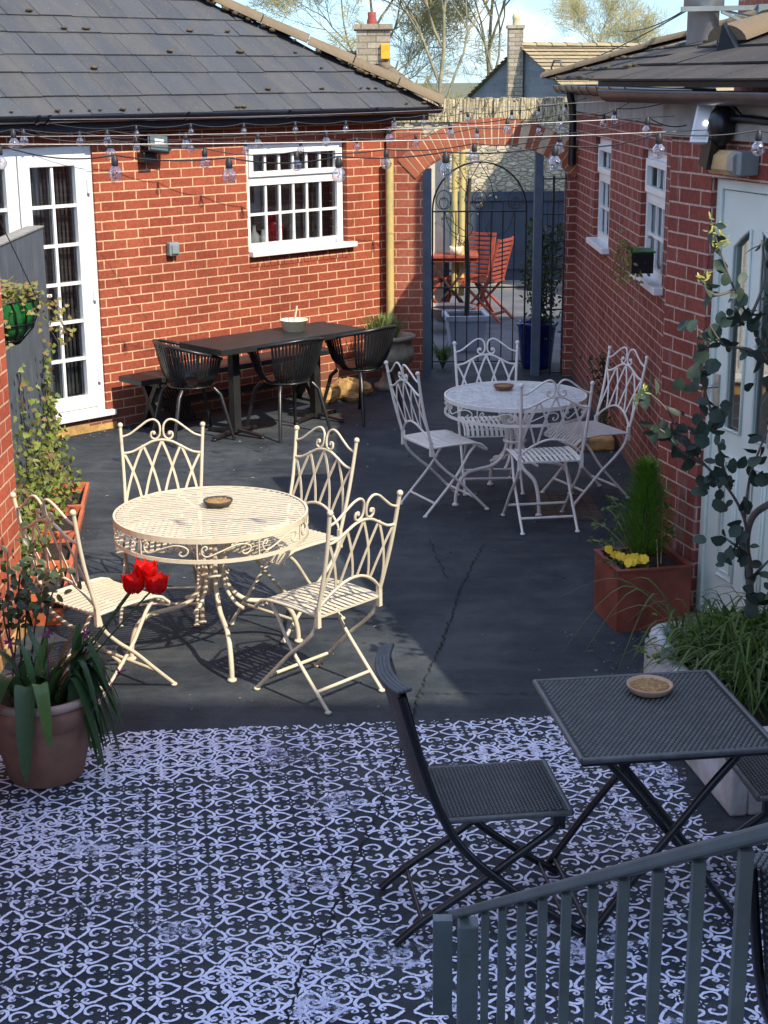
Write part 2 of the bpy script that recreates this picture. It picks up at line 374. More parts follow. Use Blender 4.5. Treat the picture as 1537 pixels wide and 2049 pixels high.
dk=n.noise(v,11,4,.8);c=n.mix(n.math('MULTIPLY',n.ramp(dk,[(.26,(1,1,1)),(.34,(0,0,0))]),.6),c,(.013,.014,.016,1))
n.col(c);n.link(n.ramp(b,[(.3,(.6,.6,.6)),(.7,(.85,.85,.85))]),n.b.inputs['Roughness']);n.set(Specular_IOR_Level=.18)
n.bump(n.math('ADD',n.math('MULTIPLY',n.noise(v,6,6),1.0),n.math('MULTIPLY',n.noise(v,70,4,.8),.35)),.8,.014);M['patio']=n.m
# worn stencil paint
n=NT('lavender_stencil_paint');v=n.coord();w=n.noise(v,14,6,.85);big=n.noise(v,1.0,3,.6);fine=n.noise(v,120,4,.8)
k=n.math('ADD',n.math('MULTIPLY',w,.75),n.math('ADD',n.math('MULTIPLY',big,.95),n.math('MULTIPLY',fine,.42)))
tr=n.node('ShaderNodeBsdfTransparent');mx=n.node('ShaderNodeMixShader')
n.col(n.mix(n.noise(v,5,4),(.58,.63,.86,1),(.84,.85,.97,1)));n.set(Roughness=.7)
n.link(n.ramp(k,[(.86,(0,0,0)),(.93,(1,1,1))]),mx.inputs[0]);n.link(tr.outputs[0],mx.inputs[1]);n.link(n.b.outputs[0],mx.inputs[2]);n.link(mx.outputs[0],n.n['Material Output'].inputs[0]);M['paint']=n.m
n=NT('smudged_stencil_paint');v=n.coord();w=n.noise(v,9,8,.85)
tr=n.node('ShaderNodeBsdfTransparent');mx=n.node('ShaderNodeMixShader');n.col((.66,.69,.88,1));n.set(Roughness=.7)
n.link(n.math('MULTIPLY',n.ramp(w,[(.50,(0,0,0)),(.58,(1,1,1))]),.85),mx.inputs[0]);n.link(tr.outputs[0],mx.inputs[1]);n.link(n.b.outputs[0],mx.inputs[2]);n.link(mx.outputs[0],n.n['Material Output'].inputs[0]);M['smudge']=n.m
M['crack']=plain('crack_dirt',(.010,.010,.011,1),.95)
M['yard']=plain('grey_yard_concrete',(.13,.135,.15,1),.85,var=.4,scale=2.5,bump=.4)
M['grass']=plain('far_grass',(.07,.09,.03,1),.95,var=.5,scale=1)
M['drain']=brick('paver_inset',(.085,.065,.060,1),(.11,.085,.08,1),(.025,.026,.03,1),rowh=.075,bw=.15)
# clear bulb glass
n=NT('bulb_glass');n.n.remove(n.b);t=n.node('ShaderNodeBsdfTransparent',_Color=(.93,.91,.93,1));g=n.node('ShaderNodeBsdfGlossy',_Roughness=.03);f=n.node('ShaderNodeLayerWeight',_Blend=.35);mx=n.node('ShaderNodeMixShader')
n.link(n.math('ADD',n.math('MULTIPLY',f.outputs['Facing'],.75),.14),mx.inputs[0]);n.link(t.outputs[0],mx.inputs[1]);n.link(g.outputs[0],mx.inputs[2]);n.link(mx.outputs[0],n.n['Material Output'].inputs[0]);M['bulb']=n.m
n=NT('lit_lamp');n.set(Emission_Strength=6.0);n.b.inputs['Emission Color'].default_value=(1,.93,.8,1);M['lit']=n.m  # glow standing in for the sun's gleam on the right floodlight
M['wire']=plain('dark_cable',(.02,.02,.022,1),.5)
M['wirepale']=plain('silver_wire',(.45,.42,.40,1),.4,.6)
#PART2
# ------------------------------------------------------------------ world and sun
SX,SY=.70,-.80
el=math.atan2(1,math.hypot(SX,SY)); az=math.atan2(SX,SY)      # azimuth from +Y towards +X
w=bpy.data.worlds.new('World');scene.world=w;w.use_nodes=True;nt=w.node_tree;bg=nt.nodes['Background']
sky=nt.nodes.new('ShaderNodeTexSky');sky.sky_type='NISHITA';sky.sun_disc=False;sky.sun_elevation=el;sky.sun_rotation=az;sky.altitude=50;sky.air_density=1.0;sky.dust_density=.2;sky.ozone_density=2.5
tc=nt.nodes.new('ShaderNodeTexCoord');mp=nt.nodes.new('ShaderNodeMapping');mp.inputs['Scale'].default_value=(1,1,2.6);mp.inputs['Location'].default_value=(.35,.1,.2);nt.links.new(tc.outputs['Generated'],mp.inputs[0])
no=nt.nodes.new('ShaderNodeTexNoise');no.inputs['Scale'].default_value=5.5;no.inputs['Detail'].default_value=8;no.inputs['Roughness'].default_value=.6;nt.links.new(mp.outputs[0],no.inputs['Vector'])
rp=nt.nodes.new('ShaderNodeValToRGB');rp.color_ramp.elements[0].position=.52;rp.color_ramp.elements[1].position=.68;rp.color_ramp.elements[1].color=(.75,.75,.75,1);nt.links.new(no.outputs['Fac'],rp.inputs[0])
mx=nt.nodes.new('ShaderNodeMix');mx.data_type='RGBA';nt.links.new(rp.outputs[0],mx.inputs[0]);nt.links.new(sky.outputs[0],mx.inputs[6]);mx.inputs[7].default_value=(14,11.5,8.0,1)
tn=nt.nodes.new('ShaderNodeMix');tn.data_type='RGBA';tn.blend_type='MULTIPLY';tn.inputs[0].default_value=1;nt.links.new(mx.outputs[2],tn.inputs[6])
sx=nt.nodes.new('ShaderNodeSeparateXYZ');nt.links.new(tc.outputs['Generated'],sx.inputs[0]);tr=nt.nodes.new('ShaderNodeValToRGB');tr.color_ramp.elements[0].position=.0;tr.color_ramp.elements[0].color=(.24,.36,.58,1);tr.color_ramp.elements[1].position=.45;tr.color_ramp.elements[1].color=(.96,1.0,1.05,1);nt.links.new(sx.outputs[2],tr.inputs[0]);nt.links.new(tr.outputs[0],tn.inputs[7])
nt.links.new(tn.outputs[2],bg.inputs[0]);bg.inputs[1].default_value=.15
sl=bpy.data.lights.new('sun','SUN');sl.energy=2.6;sl.angle=R(.53);sl.color=(1,.90,.73);so=bpy.data.objects.new('sun',sl);col.objects.link(so)
so.rotation_euler=Vector((SX,SY,1)).to_track_quat('Z','Y').to_euler();so.location=(6,-8,12)
scene.view_settings.view_transform='Standard';scene.view_settings.look='None';scene.view_settings.exposure=1.35;scene.view_settings.gamma=1
# ------------------------------------------------------------------ ground
struct(MB().add([(-400,-400,-.03),(400,-400,-.03),(400,400,-.03),(-400,400,-.03)],[(0,1,2,3)]).build('ground',M['grass']))
def sheet(x0,y0,x1,y1,z,st=.25):
    m=MB();nx=max(1,int((x1-x0)/st));ny=max(1,int((y1-y0)/st))
    vs=[(x0+(x1-x0)*i/nx,y0+(y1-y0)*j/ny,z) for j in range(ny+1) for i in range(nx+1)]
    return m.add(vs,[(j*(nx+1)+i,j*(nx+1)+i+1,(j+1)*(nx+1)+i+1,(j+1)*(nx+1)+i) for j in range(ny) for i in range(nx)])
struct(sheet(-9,-8,9,14.9,0).build('patio',M['patio']))
struct(sheet(-6,14.9,9,24,0).build('yard',M['yard']))
def crack(pts,wd,seed):
    r=random.Random(seed);P=[]
    for i in range(len(pts)-1):
        a=Vector(pts[i]).to_3d();b=Vector(pts[i+1]).to_3d();L=(b-a).length;k=max(2,int(L/.028))
        for j in range(k): P.append(a.lerp(b,j/k)+Vector((r.uniform(-.012,.012),r.uniform(-.012,.012),0)))
    m=MB();vs=[]
    for p in P:
        q=wd*r.uniform(.3,1.3);vs+=[(p.x-q*.5,p.y-q*.3,.0052),(p.x+q*.5,p.y+q*.3,.0052)]
    m.add(vs,[(2*i,2*i+1,2*i+3,2*i+2) for i in range(len(P)-1)]);return m
cm=crack([(.60,8.8),(.414,7.95),(.33,7.4),(.27,7.03),(.157,6.47),(.02,5.6),(-.129,4.8),(-.273,4.18),(-.4,3.4)],.009,1)
o=crack([(.157,6.47),(.9,6.45)],.006,2);cm.add(o.v,o.f)
o=crack([(.27,8.9),(.36,8.1)],.006,5);cm.add(o.v,o.f)
o=crack([(-.12,9.3),(.6,9.15),(1.2,9.0)],.006,3);cm.add(o.v,o.f)
o=crack([(-1.7,9.5),(-.2,9.3)],.005,4);cm.add(o.v,o.f)
o=crack([(-.21,4.4),(.35,4.45)],.008,6);cm.add(o.v,o.f)
struct(cm.build('ground_cracks',M['crack']))
# stencilled floor pattern: scroll motif repeated on a slightly turned grid, one painted layer
def rib2(m,pts,w0,w1=None,z=.003):
    n=len(pts);vs=[]
    for i,p in enumerate(pts):
        a=pts[max(i-1,0)];b=pts[min(i+1,n-1)];dx,dy=b[0]-a[0],b[1]-a[1];L=math.hypot(dx,dy) or 1
        t=i/(n-1);wd=(w0+(w1-w0)*t if w1 else w0)*.5
        vs+=[(p[0]-dy/L*wd,p[1]+dx/L*wd),(p[0]+dy/L*wd,p[1]-dx/L*wd)]
    return vs,[(2*i+1,2*i+3,2*i+2,2*i) for i in range(n-1)]
TS=.222
def motif():
    V=[];F=[]
    def put(vs,fs):
        o=len(V);V.extend(vs);F.extend([tuple(i+o for i in f) for f in fs])
    def blob(x,y,rx,ry,a=0,k=8):
        c,s=math.cos(a),math.sin(a)
        put([(x+rx*math.cos(2*PI*i/k)*c-ry*math.sin(2*PI*i/k)*s,y+rx*math.cos(2*PI*i/k)*s+ry*math.sin(2*PI*i/k)*c) for i in range(k)],[tuple(range(k))])
    def rot(p,q):
        for _ in range(q): p=(-p[1],p[0])
        return p
    heart=[(.106,.002),(.094,.012),(.080,.024),(.064,.0335),(.050,.036),(.040,.030),(.036,.021),(.040,.014),(.046,.016)]
    hs=[tuple(v[:2]) for v in spline([p+(0,) for p in heart],3)]
    for q in range(4):
        for sg in (1,-1):
            pts=[rot((x,y*sg),q) for x,y in hs];put(*rib2(None,pts,.0092,.0150))
            b=rot((.047,.0175*sg),q);blob(b[0],b[1],.0078,.0078)
        a=PI/4+q*PI/2;blob(.0175*math.cos(a),.0175*math.sin(a),.0105,.0038,a)
    ear=[(.046,.024),(.052,.017),(.062,.020),(.067,.034),(.062,.050),(.047,.060),(.028,.058),(.012,.047),(.010,.034),(.019,.029),(.026,.034)]
    es=[tuple(v[:2]) for v in spline([p+(0,) for p in ear],3)]
    for sx in (1,-1):
        for sy in (1,-1):
            P=[(TS/2+sx*x,TS/2+sy*y*.98) for x,y in es]
            if sx*sy<0: P=P[::-1]
            put(*rib2(None,P,.0098,.0098));blob(TS/2+sx*.047,TS/2+sy*.0235,.0062,.0062);blob(TS/2+sx*.025,TS/2+sy*.0335,.0062,.0062)
    for q in range(4):
        a=q*PI/2;blob(TS/2+.012*math.cos(a),TS/2+.012*math.sin(a),.0062,.0026,a)
    return V,F
mv,mf=motif();pm=MB();rr=random.Random(3)
ca,sa=math.cos(R(8.2)),math.sin(R(8.2))
def inside(x,y):
    far=6.16+.075*x-.004
    if x<-2.6 or y<2.9 or y>far: return False
    if y>5.12: return x<1.20-(y-5.2)*.05
    return x<2.6
lay=[]
for i in range(-16,18):
    for j in range(-18,16):
        lay.append((i*TS,j*TS,0,.0025))
for (bx,by,ang,ox,oy,dx,dy) in ((-8,1,.04,.05,.035,3,2),(2,3,-.05,.06,-.05,2,2),(1,-7,.05,.04,.07,3,2),(-3,-4,-.05,.05,.04,2,2),(-5,4,.03,.07,.04,3,2)):
    for i in range(dx):
        for j in range(dy): lay.append(((bx+i)*TS+ox,(by+j)*TS+oy,ang,.0032))
for (tx,ty,ang,z) in lay:
    bx=math.floor(tx/(TS*4));by=math.floor(ty/(TS*4));q=random.Random(bx*31+by*77)
    jx,jy=q.uniform(-.013,.013),q.uniform(-.013,.013);ang=ang+q.uniform(-.02,.02)
    cx_=tx+jx;cy_=ty+jy;X=.05+cx_*ca-cy_*sa;Y=4.9+cx_*sa+cy_*ca
    if not (inside(X,Y-.08) ): continue
    c2,s2=math.cos(R(8.2)+ang),math.sin(R(8.2)+ang)
    P=[(X+x*c2-y*s2+rr.gauss(0,.0009),Y+x*s2+y*c2+rr.gauss(0,.0009),z) for x,y in mv]
    o=len(pm.v)
    keep=[f for f in mf if inside(P[f[0]][0],P[f[0]][1])]
    pm.add(P,keep)
struct(pm.build('painted_floor_pattern',M['paint']))
sm=MB();sr=random.Random(5)
for _ in range(34):
    x=sr.uniform(-2.3,1.1);y=sr.uniform(3.7,5.95);r=sr.uniform(.04,.13)
    if inside(x,y): sm.add([(x+r*sr.uniform(.6,1.2)*math.cos(2*PI*k/14),y+r*sr.uniform(.6,1.2)*math.sin(2*PI*k/14),.0041) for k in range(14)],[tuple(range(14))])
struct(sm.build('paint_smudges',M['smudge']))
# grit, dry leaves and blown dirt on the paving
dbm=MB();dr=random.Random(44)
for _ in range(900):
    k=dr.random()
    if k<.3: x,y=dr.uniform(-2,1.2),dr.uniform(6.3,13)
    elif k<.55: x=1.74-abs(dr.gauss(0,.10));y=dr.uniform(7.9,14)
    elif k<.8:
        t=dr.uniform(-.2,3.3);o_=abs(dr.gauss(0,.12))+.02;x=-2.353+t*.719+o_*.695;y=11.933+t*.695-o_*.719
    else: x,y=dr.uniform(.9,1.6),dr.uniform(5.6,7.3)
    s_=dr.uniform(.003,.010);a=dr.uniform(0,6.28)
    if dr.random()<.22:
        s_*=1.8;dbm.leaf((x,y,.004),(math.cos(a),math.sin(a),.05),(dr.gauss(0,.3),dr.gauss(0,.3),1),s_*2,s_)
    else: dbm.ball((x,y,s_*.3),s_*.6,5,3,(1.2,.9,.6))
struct(dbm.build('debris',leafmat('dry_litter',[(.05,.045,.04),(.20,.15,.09),(.34,.31,.26),(.12,.09,.06)],.9,.05)),'stuff')
# recessed paver drain cover
dc=empty('drain_cover','square inspection cover inset with small dark pavers, under the shaded far table','drain cover',(1.18,9.62,0),R(2))
MB().box((-.23,-.34,-.02),(.23,.34,.006)).build('paver_inset',M['patio'],dc)
g=MB()
for i in range(6):
    for j in range(9): g.box((-.205+i*.07,-.315+j*.07,.004),(-.205+i*.07+.062,-.315+j*.07+.062,.011))
g.build('paver',M['drain'],dc)
# ------------------------------------------------------------------ buildings
def wallgrid(m,x0,x1,z0,z1,ops,y0,y1):
    xs=sorted({x0,x1,*[o[0] for o in ops],*[o[1] for o in ops]});zs=sorted({z0,z1,*[o[2] for o in ops],*[o[3] for o in ops]})
    xs=[x for x in xs if x0<=x<=x1];zs=[z for z in zs if z0<=z<=z1]
    fill=lambda i,j: 0<=i<len(xs)-1 and 0<=j<len(zs)-1 and not any(o[0]<=(xs[i]+xs[i+1])/2<=o[1] and o[2]<=(zs[j]+zs[j+1])/2<=o[3] for o in ops)
    for i in range(len(xs)-1):
        for j in range(len(zs)-1):
            if not fill(i,j): continue
            a,b,c,d=xs[i],xs[i+1],zs[j],zs[j+1]
            m.add([(a,y0,c),(b,y0,c),(b,y0,d),(a,y0,d)],[(0,1,2,3)]);m.add([(a,y1,c),(b,y1,c),(b,y1,d),(a,y1,d)],[(3,2,1,0)])
            if not fill(i-1,j): m.add([(a,y1,c),(a,y0,c),(a,y0,d),(a,y1,d)],[(0,1,2,3)])
            if not fill(i+1,j): m.add([(b,y0,c),(b,y1,c),(b,y1,d),(b,y0,d)],[(0,1,2,3)])
            if not fill(i,j-1): m.add([(a,y1,c),(b,y1,c),(b,y0,c),(a,y0,c)],[(0,1,2,3)])
            if not fill(i,j+1): m.add([(a,y0,d),(b,y0,d),(b,y1,d),(a,y1,d)],[(0,1,2,3)])
    return m
def framebox(m,x0,x1,z0,z1,wd,y0,y1):
    m.box((x0,y0,z0),(x0+wd,y1,z1));m.box((x1-wd,y0,z0),(x1,y1,z1));m.box((x0+wd,y0,z0),(x1-wd,y1,z0+wd));m.box((x0+wd,y0,z1-wd),(x1-wd,y1,z1));return m
def window(par,x0,x1,z0,z1,zt,ncol,nrow_low,pvc,sill=True,y=.05,sillx=.07):
    wn=MB();framebox(wn,x0,x1,z0,z1,.055,y,y+.07);wn.box((x0+.055,y-.002,zt-.03),(x1-.055,y+.065,zt+.03));
    W_=wn.build('window',pvc,par,bevel=.004)
    s=MB();framebox(s,x0+.055,x1-.055,zt+.03,z1-.055,.045,y-.022,y+.02);s.build('top_sash',pvc,W_,bevel=.004)
    framebox(b:=MB(),x0+.055,x1-.055,z0+.055,zt-.03,.012,y+.0,y+.03);
    xa,xb=x0+.10,x1-.10
    g=MB()
    for k in range(1,ncol):
        x=xa+(xb-xa)*k/ncol;g.box((x-.011,y+.012,zt+.075),(x+.011,y+.03,z1-.1));g.box((x-.011,y+.012,z0+.067),(x+.011,y+.03,zt-.042))
    for k in range(1,nrow_low+1):
        z=z0+.067+(zt-.042-z0-.067)*k/(nrow_low+1);g.box((x0+.067,y+.010,z-.011),(x1-.067,y+.032,z+.011))
    g.add(b.v,b.f);g.build('glazing_bars',pvc,W_)
    MB().add([(x0+.05,y+.035,z0+.05),(x1-.05,y+.035,z0+.05),(x1-.05,y+.035,z1-.05),(x0+.05,y+.035,z1-.05)],[(0,1,2,3)]).build('pane',M['glass'],W_)
    if sill:
        MB().box((x0-sillx*0,-.06,z0-.035),(x1+sillx,y+.02,z0+.012)).build('sill',pvc,W_,bevel=.006)
    return W_
def slates(m,x0f,x1f,n0,n1,y0,z0,p,g0,wd,thick=.007,seed=1,gv=.0,dirY=1):
    """courses of overlapping slates; x0f/x1f give the plan limits of the roof at run y"""
    r=random.Random(seed);cp,sp=math.cos(p),math.sin(p);u=0
    for j in range(n0,n1):
        g=g0*(1+gv*(1 if j%2 else -1))
        a,b=u-.03,u+g;u+=g
        off=r.uniform(0,wd)
        X0=min(x0f(a*cp),x0f(b*cp))-wd;X1=max(x1f(a*cp),x1f(b*cp))+wd
        k=0;x=X0+off-wd
        while x<X1:
            xe=x+wd*r.uniform(.92,1.08)
            la,lb=x0f(max(a,0)*cp),x0f(b*cp);ra,rb=x1f(max(a,0)*cp),x1f(b*cp)
            xa0,xa1=max(x+.002,la),min(xe-.002,ra);xb0,xb1=max(x+.002,lb),min(xe-.002,rb)
            if xa1>xa0 or xb1>xb0:
                xa1=max(xa1,xa0);xb1=max(xb1,xb0)
                if xb1-xb0<=0: xb0=xb1=max(min(xb0,xa1),xa0)
                if xa1-xa0<=0: xa0=xa1=max(min(xa0,xb1),xb0)
                t=r.uniform(.0,.006);da=r.uniform(-.006,.006)
                def P(xx,s,h): return (xx,y0+s*cp-h*sp,z0+s*sp+h*cp)
                vs=[P(xa0,a+da,.012+t),P(xa1,a+da,.012+t),P(xb1,b,.002),P(xb0,b,.002),P(xa0,a+da,.012+t-thick*1.3),P(xa1,a+da,.012+t-thick*1.3)]
                m.add(vs,[(0,1,2,3),(4,5,1,0)])
            x=xe
    return m
def ridge(m,a,b,r,seg,seed=1):
    a=Vector(a);b=Vector(b);L=(b-a).length;n=max(1,int(L/seg));rr=random.Random(seed);d=(b-a)/L
    side=d.cross(Vector((0,0,1))).normalized();up=side.cross(d)
    for i in range(n):
        p=a+d*(L*i/n);q=a+d*(L*(i+1)/n-.01);ra=r*rr.uniform(1.0,1.12);rb=r*.93;vs=[];K=10
        for c,rad,dz in ((p,ra,rr.uniform(0,.01)),(q,rb,0)):
            for k in range(K+1):
                t=PI*k/K;vs.append(c+side*math.cos(t)*rad*1.15+up*(math.sin(t)*rad*.62+dz-.01))
        m.add(vs,[(k,k+1,K+2+k,K+1+k) for k in range(K)],True);m.add([vs[k] for k in range(K+1)],[tuple(range(K+1))])
    return m
def gutter(m,a,b,r,clip=1.0):
    a=Vector(a);b=Vector(b);d=(b-a).normalized();side=d.cross(Vector((0,0,1))).normalized();K=12;vs=[]
    for c in (a,b):
        for k in range(K+1):
            t=PI+PI*k/K;vs.append(c+side*math.cos(t)*r+Vector((0,0,math.sin(t)*r)))
        for k in range(K+1):
            t=2*PI-PI*k/K;vs.append(c+side*math.cos(t)*(r-.004)+Vector((0,0,math.sin(t)*(r-.004)+.002)))
    n=2*(K+1);m.add(vs,[(k,(k+1)%n,(k+1)%n+n,k+n) for k in range(n)],True);m.add(vs[:K+1],[tuple(range(K+1))]);m.add(vs[n:n+K+1],[tuple(range(K+1))])
    return m
def bracket(m,c,d,r,wd=.022):
    c=Vector(c);d=Vector(d).normalized();side=d.cross(Vector((0,0,1))).normalized();K=12
    pts=[c+side*math.cos(PI+PI*k/K)*(r+.006)+Vector((0,0,math.sin(PI+PI*k/K)*(r+.006))) for k in range(K+1)]
    vs=[]
    for p in pts:
        o=(p-c).normalized()*.006;vs+=[p-d*wd/2,p+d*wd/2,p+d*wd/2+o,p-d*wd/2+o]
    m.add(vs,[(4*i+a,4*i+b,4*i+4+b,4*i+4+a) for i in range(K) for a,b in ((0,1),(1,2),(2,3),(3,0))]);return m
P0=(-2.353,11.933,0)
LB=empty('brick_building','low red brick building on the left with slate roof, white glazed door and small-paned window','building',P0,R(44))
m=MB();wallgrid(m,-5,3.40,0,2.345,[(-1.14,.172,.12,2.236),(1.692,2.84,1.27,2.205)],0,.24);wl=m.build('wall',M['brick_sun'],LB)
m=MB()
for k in range(15):
    x=1.70+k*.0765;m.box((x,-.006,1.165),(x+.066,.02,1.232))
m.build('sill_brick_course',M['brick_sun'],LB)
MB().box((-5,-.004,0),(-.0,.02,.07)).box((-.0,-.004,0),(.26,.02,.05)).build('plinth',M['rock'],LB)
# dark room behind the openings
MB().box((-3.4,.26,.0),(3.3,2.6,2.33)).build('interior',M['interior'],LB)
LB.children[-1].data.polygons[2].use_smooth=False
fx=MB().box((-5,-.16,2.347),(3.72,-.13,2.475)).box((-5,-.13,2.347),(3.72,.0,2.36));fx.build('fascia',M['fascia'],LB)
gm=gutter(MB(),(-5,-.222,2.475),(3.79,-.222,2.462),.058)
for x in (-4,-2.9,-1.7,-.45,-.36,.9,1.95,2.95,3.6): bracket(gm,(x,-.222,2.473),(1,0,0),.058)
gm.build('gutter',M['gutter'],LB)
pR=R(34);cp=math.cos(pR);tp=math.tan(pR)
rm=MB();slates(rm,lambda r:-5.5,lambda r:3.76-r*1.12,0,13,-.25,2.475,pR,.275,.29,seed=4,gv=.13)
rm.add([(-5.5,-.24,2.465),(3.74,-.24,2.465),(3.74-3.2*1.12,-.24+3.2,2.465+3.2*tp),(-5.5,2.96,2.465+3.2*tp)],[(0,1,2,3)])
rm.add([(3.74,-.24,2.465),(3.74,4.5,2.465),(3.74-3.2*1.12,2.96,2.465+3.2*tp)],[(0,1,2)])
roof=rm.build('roof',M['slate'],LB)
rd=ridge(MB(),(3.77,-.27,2.49),(3.74-3.2*1.12,2.96,2.49+3.2*tp),.13,.42,3);rd.build('ridge_tiles',M['ridge'],roof)
mm=MB();mr=random.Random(8)
for _ in range(55):
    x=mr.uniform(-3,3.8);j=mr.choice([0,0,.24,.55,.79,1.1,1.34,1.65]);yy=j*cp
    if x<3.6-yy*1.12: mm.ball((x,-.25+yy-.01,2.49+j*math.sin(pR)+.014),mr.uniform(.010,.026),6,4,(mr.uniform(1,2.2),1,.6))
for _ in range(60):
    t=mr.uniform(0,1);mm.ball((3.74-3.2*1.12*t-mr.uniform(.07,.11),-.32+3.2*t,2.50+3.2*tp*t-.015),mr.uniform(.012,.035),6,4,(1.4,1,.7))
struct(mm.build('moss',M['moss'],roof),'stuff')
W1=window(LB,1.692,2.832,1.29,2.203,1.885,6,1,M['pvc'],sillx=.075)
# french door
fd=MB();framebox(fd,-1.14,.172,.16,2.236,.06,.02,.09);D1=fd.build('door',M['pvc'],LB,bevel=.004)
MB().box((-1.2,-.05,.118),(.235,.06,.16)).build('sill',M['pvc'],D1,bevel=.005)
for (a,b) in ((-1.08,-.492),(-.482,.112)):
    lf=MB();wd=.10;z0,z1=.20,2.176
    lf.box((a,.005,z0),(a+wd,.065,z1));lf.box((b-wd,.005,z0),(b,.065,z1));lf.box((a+wd,.005,z0),(b-wd,.065,z0+.10));lf.box((a+wd,.005,z1-.09),(b-wd,.065,z1))
    L_=lf.build('door_leaf',M['pvc'],D1,bevel=.006)
    gb=MB();xc=(a+b)/2;gb.box((xc-.011,.02,z0+.10),(xc+.011,.042,z1-.09))
    for k in range(1,6):
        z=z0+.10+(z1-.09-z0-.10)*k/6;gb.box((a+wd,.018,z-.012),(b-wd,.044,z+.012))
    gb.build('glazing_bars',M['pvc'],D1)
    MB().add([(a+wd-.01,.05,z0+.08),(b-wd+.01,.05,z0+.08),(b-wd+.01,.05,z1-.08),(a+wd-.01,.05,z1-.08)],[(0,1,2,3)]).build('pane',M['glass'],D1)
for z in (.45,1.1,1.93): MB().box((.105,-.016,z-.055),(.14,.006,z+.055)).build('hinge',M['pvc'],D1,bevel=.004)
h=MB().box((-.44,-.012,1.0),(-.41,.006,1.2)).box((-.44,-.05,1.12),(-.425,-.01,1.14)).box((-.44,-.055,1.12),(-.30,-.04,1.14));h.build('door_handle',M['pvc'],D1)
h=MB()
for k in range(14): h.box((-.44+.5*k/14,.14,.3),(-.44+.5*k/14+.02,.15,2.2))
h.build('curtain',M['curtain'],D1)
h=MB();
for x in (2.5,2.56,2.62): h.box((x,.16,1.4),(x+.025,.17,2.2))
h.build('curtain',M['curtain'],W1)
# things standing on the inside window board
def lwp(s,y,z): return Matrix.Translation(P0)@Matrix.Rotation(R(44),4,'Z')@Vector((s,y,z))
MB().box((1.7,.12,1.30),(2.83,.30,1.32)).build('window_board',M['pvc'],W1)
def lathething(name,label,cat,loc,prof,mat,group=None,n=20):
    o=MB().lathe(prof,(0,0,0),n).build(name,mat);o.location=loc;tag(o,label,cat,group);return o
rj=lathething('storage_jar','red enamel jar standing inside the left building window','jar',lwp(2.13,.19,1.322),[(0,0),(.075,0),(.085,.02),(.085,.17),(.07,.20),(.045,.22),(.045,.25),(0,.25)],M['redplastic'])
MB().tube([(-.05,0,.22),(-.06,0,.275),(.06,0,.275),(.05,0,.22)],.008,6).build('handle',M['redplastic'],rj)
for k,(s,hh,lab) in enumerate(((1.80,.13,'squat white ceramic jug at the left end of the inside window ledge'),(1.90,.17,'tall slim white bottle beside the squat jug on the inside window ledge'),(2.00,.12,'pale round pot next to the red jar inside the window'))):
    o=lathething('ceramic_jar',lab,'jar',lwp(s,.18,1.322),[(0,0),(.04,0),(.048,.02),(.045,hh*.55),(.018,hh*.75),(.016,hh),(.022,hh+.01),(0,hh+.012)],M['whitegloss'],'ceramics on the window ledge')
o=lathething('glass_jar','clear lidded jar right of the red jar inside the window','jar',lwp(2.32,.18,1.322),[(0,0),(.045,0),(.05,.02),(.05,.10),(.04,.12),(.02,.135),(.012,.16),(0,.16)],M['curtain'])
# arch wall
YA=14.2
AR=empty('brick_archway','brick archway over the iron gate between the two buildings','archway',(1.03,YA,0))
MB().box((-.985,0,0),(-.655,.22,2.27)).build('pier',M['brick_arch'],AR)
MB().box((.665,-.005,0),(.80,.22,1.93)).build('pier',M['brick_right'],AR)
ring=MB();Cz=1.10;R0,R1=1.03,1.262;n=27;a0=R(44.5)
for i in range(n):
    t0=-a0+2*a0*i/n+.0046;t1=-a0+2*a0*(i+1)/n-.0046
    q=[(math.sin(t)*r,Cz+math.cos(t)*r) for t,r in ((t0,R0),(t1,R0),(t1,R1),(t0,R1))]
    j=random.uniform(-.003,.003);ring.prism([(x,-.012+j,z) for x,z in q],(0,.236,0))
ring.build('arch_ring',M['ring'],AR)
mr_=MB();K=40
pts=[(math.sin(-a0+2*a0*k/K)*(R0+.004),Cz+math.cos(-a0+2*a0*k/K)*(R0+.004)) for k in range(K+1)]+[(math.sin(a0-2*a0*k/K)*(R1-.004),Cz+math.cos(a0-2*a0*k/K)*(R1-.004)) for k in range(K+1)]
for k in range(K):
    a,b=pts[k],pts[k+1];c,d=pts[2*K+1-k-1],pts[2*K+1-k]
    mr_.prism([(p[0],-.010,p[1]) for p in (a,b,c,d)],(0,.229,0))
M['mortar']=plain('lime_mortar',(.70,.54,.36,1),.95,var=.3,scale=12)
mr_.build('mortar_bed',M['mortar'],AR)
# yellow mossy pipe on the wall by the archway
pp=MB().tube([(.072,14.12,.35),(.072,14.12,2.02)],.036,12).build('wall_pipe',M['yellowpole']);tag(pp,'mossy yellow upright pipe at the corner left of the archway','pipe')
